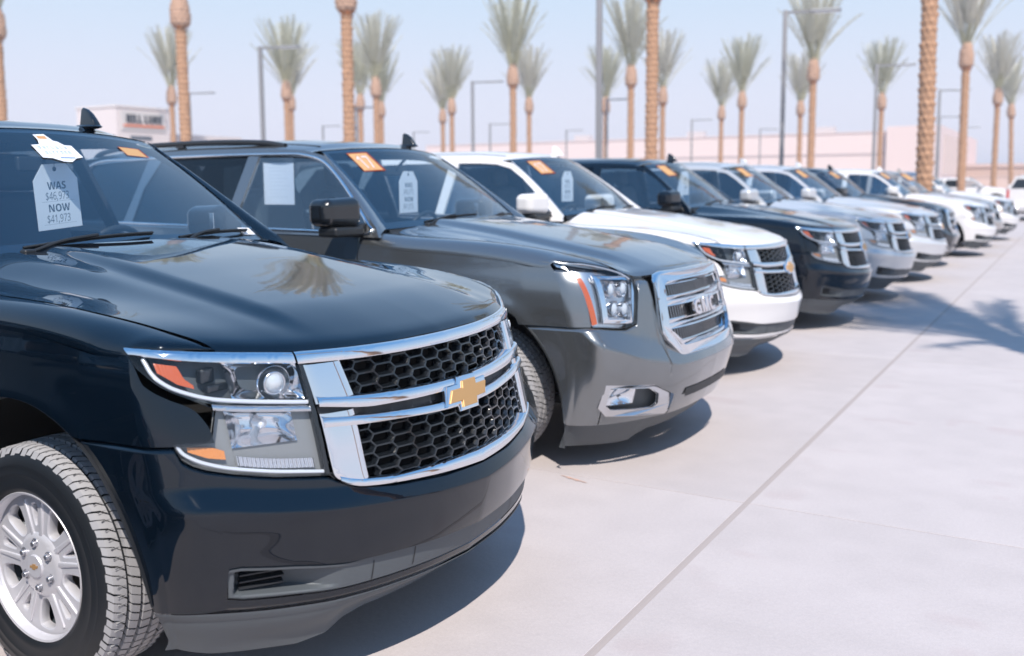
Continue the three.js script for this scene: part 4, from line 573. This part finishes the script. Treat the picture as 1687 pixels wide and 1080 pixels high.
// ---------- cars ----------
const blackPaint = phy([0.0015, 0.0045, 0.0095], { roughness: 0.05, specularIntensity: 0.2, clearcoat: 1, clearcoatRoughness: 0.015 });
const navyPaint = phy([0.0015, 0.0045, 0.010], { roughness: 0.05, specularIntensity: 0.2, clearcoat: 1, clearcoatRoughness: 0.02 });
const greyPaint = paint([0.20, 0.212, 0.222], 0.8, 0.24), whitePaint = paint([0.70, 0.68, 0.68]), silverPaint = paint([0.54, 0.545, 0.56], 0.35, 0.34), paleSilver = paint([0.58, 0.58, 0.60], 0.3, 0.36), taupePaint = paint([0.36, 0.33, 0.31], 0.35, 0.36);
const carA = makeCar(HONEY, { paint: blackPaint }, 'parked_suv', 'glossy black car nearest the camera with silver wheel and gold emblem', [0, 0], { roll: 0.1 });
const carB = makeCar(BARS, { paint: greyPaint }, 'parked_suv', 'charcoal grey car second in the row with a lettered bar grille', [-0.12, -2.83]);
const carC = makeCar(HONEY, { paint: whitePaint, gloss: M.gloss }, 'parked_suv', 'white car between the charcoal car and the black fourth car', [-0.32, -5.63], { far: true });
const carD = makeCar(HONEY, { paint: navyPaint }, 'parked_suv', 'black car fourth in the row beside two silver ones', [-0.26, -8.69], { far: true });
const carE = makeCar(HONEY, { paint: silverPaint }, 'parked_suv', 'silver car fifth in the row, nearer of the two silver ones', [-0.18, -11.52], { far: true });
const carF = makeCar(HONEY, { paint: paleSilver }, 'parked_suv', 'pale silver car sixth in the row, farther of the two silver ones', [-0.10, -14.59], { far: true });
const carG = makeCar(BARS, { paint: navyPaint }, 'parked_suv', 'black car with bar grille seventh in the row, mostly hidden', [-0.22, -17.75], { far: true });
const carH = makeCar(HONEY, { paint: whitePaint }, 'parked_suv', 'white car eighth in the row past the hidden black one', [0.22, -20.99], { far: true });
const carI = makeCar(HONEY, { paint: taupePaint }, 'parked_suv', 'taupe car ninth in the row with an orange windshield strip', [0.15, -24.4], { far: true });
const carJ = makeCar(HONEY, { paint: whitePaint }, 'parked_suv', 'white car at the far end of the row', [0.35, -28.0], { far: true });
makeCar(HONEY, { paint: navyPaint }, 'parked_suv', 'dark car on the near side of the black car', [-0.1, 2.98], { far: true });
{ const p = spot(1700, 40); makeCar(HONEY, { paint: whitePaint, plastic: M.black }, 'parked_suv', 'white car seen from behind at the right picture edge', [p.x, p.z - 4.1], { far: true, turn: Math.PI / 2 }); const q = spot(1640, 62); makeCar(HONEY, { paint: whitePaint }, 'parked_suv', 'small white car far behind the palm near the right edge', [q.x, q.z], { far: true, turn: 0.1 }); }
for (const c of [carC, carE, carF, carH, carI, carJ]) c.traverse((o) => { if (o.name === 'roof_antenna') o.material = c.children.find((m) => m.name === 'hood').material; });
// ---------- stickers, tags, papers ----------
function canvasMat(w, h, draw) { const c = document.createElement('canvas'); c.width = w; c.height = h; const x = c.getContext('2d'); draw(x, w, h); const t = new THREE.CanvasTexture(c); t.colorSpace = THREE.SRGBColorSpace; return std([1, 1, 1], 0.6, 0, { map: t }); }
const yearMat = (txt) => canvasMat(256, 160, (x, w, h) => { x.fillStyle = '#84351a'; x.fillRect(0, 0, w, h); x.fillStyle = '#bd9362'; x.fillRect(10, 9, w - 34, h - 18); if (txt) { x.font = 'bold 150px sans-serif'; x.textAlign = 'center'; x.textBaseline = 'middle'; x.fillStyle = '#cabcb8'; x.fillText(txt, w / 2 - 6, h / 2 + 4); x.strokeStyle = '#8c3c22'; x.lineWidth = 3; x.strokeText(txt, w / 2 - 6, h / 2 + 4); } });
const year17 = yearMat('17'), yearPlain = yearMat('');
const tagMat = canvasMat(512, 640, (x, w, h) => { x.fillStyle = '#e8eaee'; x.fillRect(0, 0, w, h); x.fillStyle = '#3c4a56'; x.textAlign = 'center'; x.font = 'bold 104px sans-serif'; x.fillText('WAS', 262, 250); x.fillText('NOW', 262, 470); x.font = '92px sans-serif'; x.fillStyle = '#5a6672'; x.setTransform(0.85, 0, -0.06, 1.15, 0, 0); x.fillText('$46,973', 322, 306); x.fillText('$41,973', 322, 500); x.setTransform(1, 0, 0, 1, 0, 0); x.strokeStyle = '#9aa4ae'; x.lineWidth = 3; for (const y of [366, 590]) { x.beginPath(); x.moveTo(70, y); x.lineTo(450, y); x.stroke(); } });
const wsPatch = (kind, k0, k1, v0, v1, off, skew = 0) => { const f = kind.refs.wsP; return grid(8, 6, (u, v) => { const vv = lerp(v0, v1, v); return f(lerp(k0, k1, u) + skew * (v - 0.5), vv, off); }); };
function yearSticker(car, kind, m, k0, k1, v0, v1) { mesh('year_sticker', wsPatch(kind, k0, k1, v0, v1, 0.004), m, car.children.find((o) => o.name === 'windshield')); }
yearSticker(carB, BARS, year17, 0.78, 0.53, 0.67, 0.94); yearSticker(carC, HONEY, year17, 0.76, 0.48, 0.68, 0.95); yearSticker(carD, HONEY, yearPlain, 0.76, 0.50, 0.68, 0.95); yearSticker(carE, HONEY, yearPlain, 0.72, 0.44, 0.68, 0.95); yearSticker(carF, HONEY, yearPlain, 0.72, 0.44, 0.68, 0.95); yearSticker(carG, BARS, yearPlain, 0.72, 0.44, 0.68, 0.95); yearSticker(carH, HONEY, yearPlain, 0.78, 0.46, 0.66, 0.96); yearSticker(carI, HONEY, yearPlain, 0.75, -0.2, 0.60, 0.96); yearSticker(carJ, HONEY, yearPlain, 0.78, 0.45, 0.66, 0.96);
yearSticker(carA, HONEY, yearPlain, -0.50, -0.72, 0.77, 0.865);
mesh('inspection_sticker', wsPatch(HONEY, -0.84, -0.965, 0.04, 0.10, 0.004), M.paper, carA.children.find((o) => o.name === 'windshield'));
{ // shaped dealer decal: white plaque with a small gold mark and blue print
  const out = [[0.12, 0.934], [0.039, 0.942], [0.026, 0.909], [0.016, 0.877], [-0.01, 0.868], [-0.037, 0.834], [-0.084, 0.832], [-0.088, 0.718], [-0.032, 0.706], [0.021, 0.671], [0.073, 0.674], [0.133, 0.706], [0.189, 0.71], [0.195, 0.83], [0.138, 0.837], [0.119, 0.882]];
  const g = new THREE.ShapeGeometry(shapeOf(out)), p = g.attributes.position, uv = []; for (let i = 0; i < p.count; i++) { const a = p.getX(i), b = p.getY(i); uv.push((0.195 - a) / 0.283, (b - 0.671) / 0.271); p.setXYZ(i, ...HONEY.refs.wsP(a, b, 0.005)); } g.setAttribute('uv', new THREE.Float32BufferAttribute(uv, 2)); g.computeVertexNormals();
  const m = canvasMat(256, 256, (x, w, h) => { x.fillStyle = '#d6d9e0'; x.fillRect(0, 0, w, h); x.fillStyle = '#b98a5c'; x.fillRect(80, 18, 58, 30); seed = 5; x.fillStyle = '#4d6ea0'; for (const [y, n, x0, dx] of [[112, 7, 30, 27], [158, 7, 46, 24]]) for (let k = 0; k < n; k++) { x.fillRect(x0 + k * dx, y, 4, 26); x.fillRect(x0 + k * dx, y + (rnd() > 0.5 ? 0 : 22), 13, 4); if (rnd() > 0.4) x.fillRect(x0 + k * dx + 10, y, 4, 26); } x.fillStyle = '#3f68a8'; x.fillRect(110, 214, 90, 10); });
  mesh('dealer_decal', g, m, carA.children.find((o) => o.name === 'windshield'));
}
function priceTag(car, z, y0, label, turn = 0, w = 0.24, h = 0.29) {
  const s = new THREE.Shape([[-0.5, 0], [0.5, 0], [0.5, 0.76], [0.27, 1], [-0.27, 1], [-0.5, 0.76]].map((q) => new THREE.Vector2(q[0] * w, q[1] * h))); const ho = new THREE.Path(); ho.absarc(0, h * 0.92, 0.011, 0, Math.PI * 2); s.holes.push(ho);
  const g = new THREE.ExtrudeGeometry(s, { depth: 0.0012, bevelEnabled: false, curveSegments: 16 }), p = g.attributes.position, uv = g.attributes.uv; for (let i = 0; i < p.count; i++) uv.setXY(i, p.getX(i) / w + 0.5, p.getY(i) / h);
  const t = thing('price_tag', label, 'tag', 'price tags hung behind windshields', [car.position.x - 1.14, y0, car.position.z + z]); t.rotation.y = Math.PI / 2 + turn; mesh('card', g, tagMat, t); mesh('string', tube([[0, h * 0.96, 0.002], [0.004, h + 0.03, 0.0], [0, h + 0.07, -0.03]], 0.0012, 10, 4), M.black, t); return t;
}
{ const t = priceTag(carA, 0.03, 1.425, 'white price tag reading was and now inside the black nearest car', 0.12); t.rotation.order = 'YXZ'; t.rotation.z = 0.07; priceTag(carB, 0.06, 1.42, 'white price tag behind the windshield of the charcoal grey car', 0.1, 0.25); priceTag(carC, 0.0, 1.45, 'white price tag behind the windshield of the white third car'); priceTag(carD, -0.05, 1.48, 'white price tag behind the windshield of the black fourth car'); }
{ // paper in a clear sleeve hung inside the grey car's front side window
  const t = thing('window_sheet', 'white paper sheet in a clear sleeve inside the grey car side window', 'paper', null, [carB.position.x - 1.80, 1.485, carB.position.z]); const zU = BARS.refs.zU;
  const sheetM = canvasMat(256, 384, (x, w, h) => { x.fillStyle = '#f4f2f6'; x.fillRect(0, 0, w, h); x.fillStyle = '#d5d8df'; for (let k = 0; k < 9; k++) x.fillRect(40, 40 + k * 34, 90 + (k * 53) % 90, 4); });
  const at = (a, b, o) => [lerp(-0.145, 0.145, a), b, zU(1.80) - 0.032 - 0.012 * Math.sin(a * 3.1) + o];
  mesh('sheet', grid(6, 10, (u, v) => at(0.02 + u * 0.96, v * 0.285, 0.0)), sheetM, t); mesh('sleeve', grid(6, 10, (u, v) => at(u, -0.005 + v * 0.325, 0.004)), phy([0.95, 0.97, 1], { transmission: 0.9, thickness: 0, roughness: 0.1 }), t);
}

scene.fog = new THREE.FogExp2(0xdfe3ee, 0.0010);
renderer.render(scene, camera);
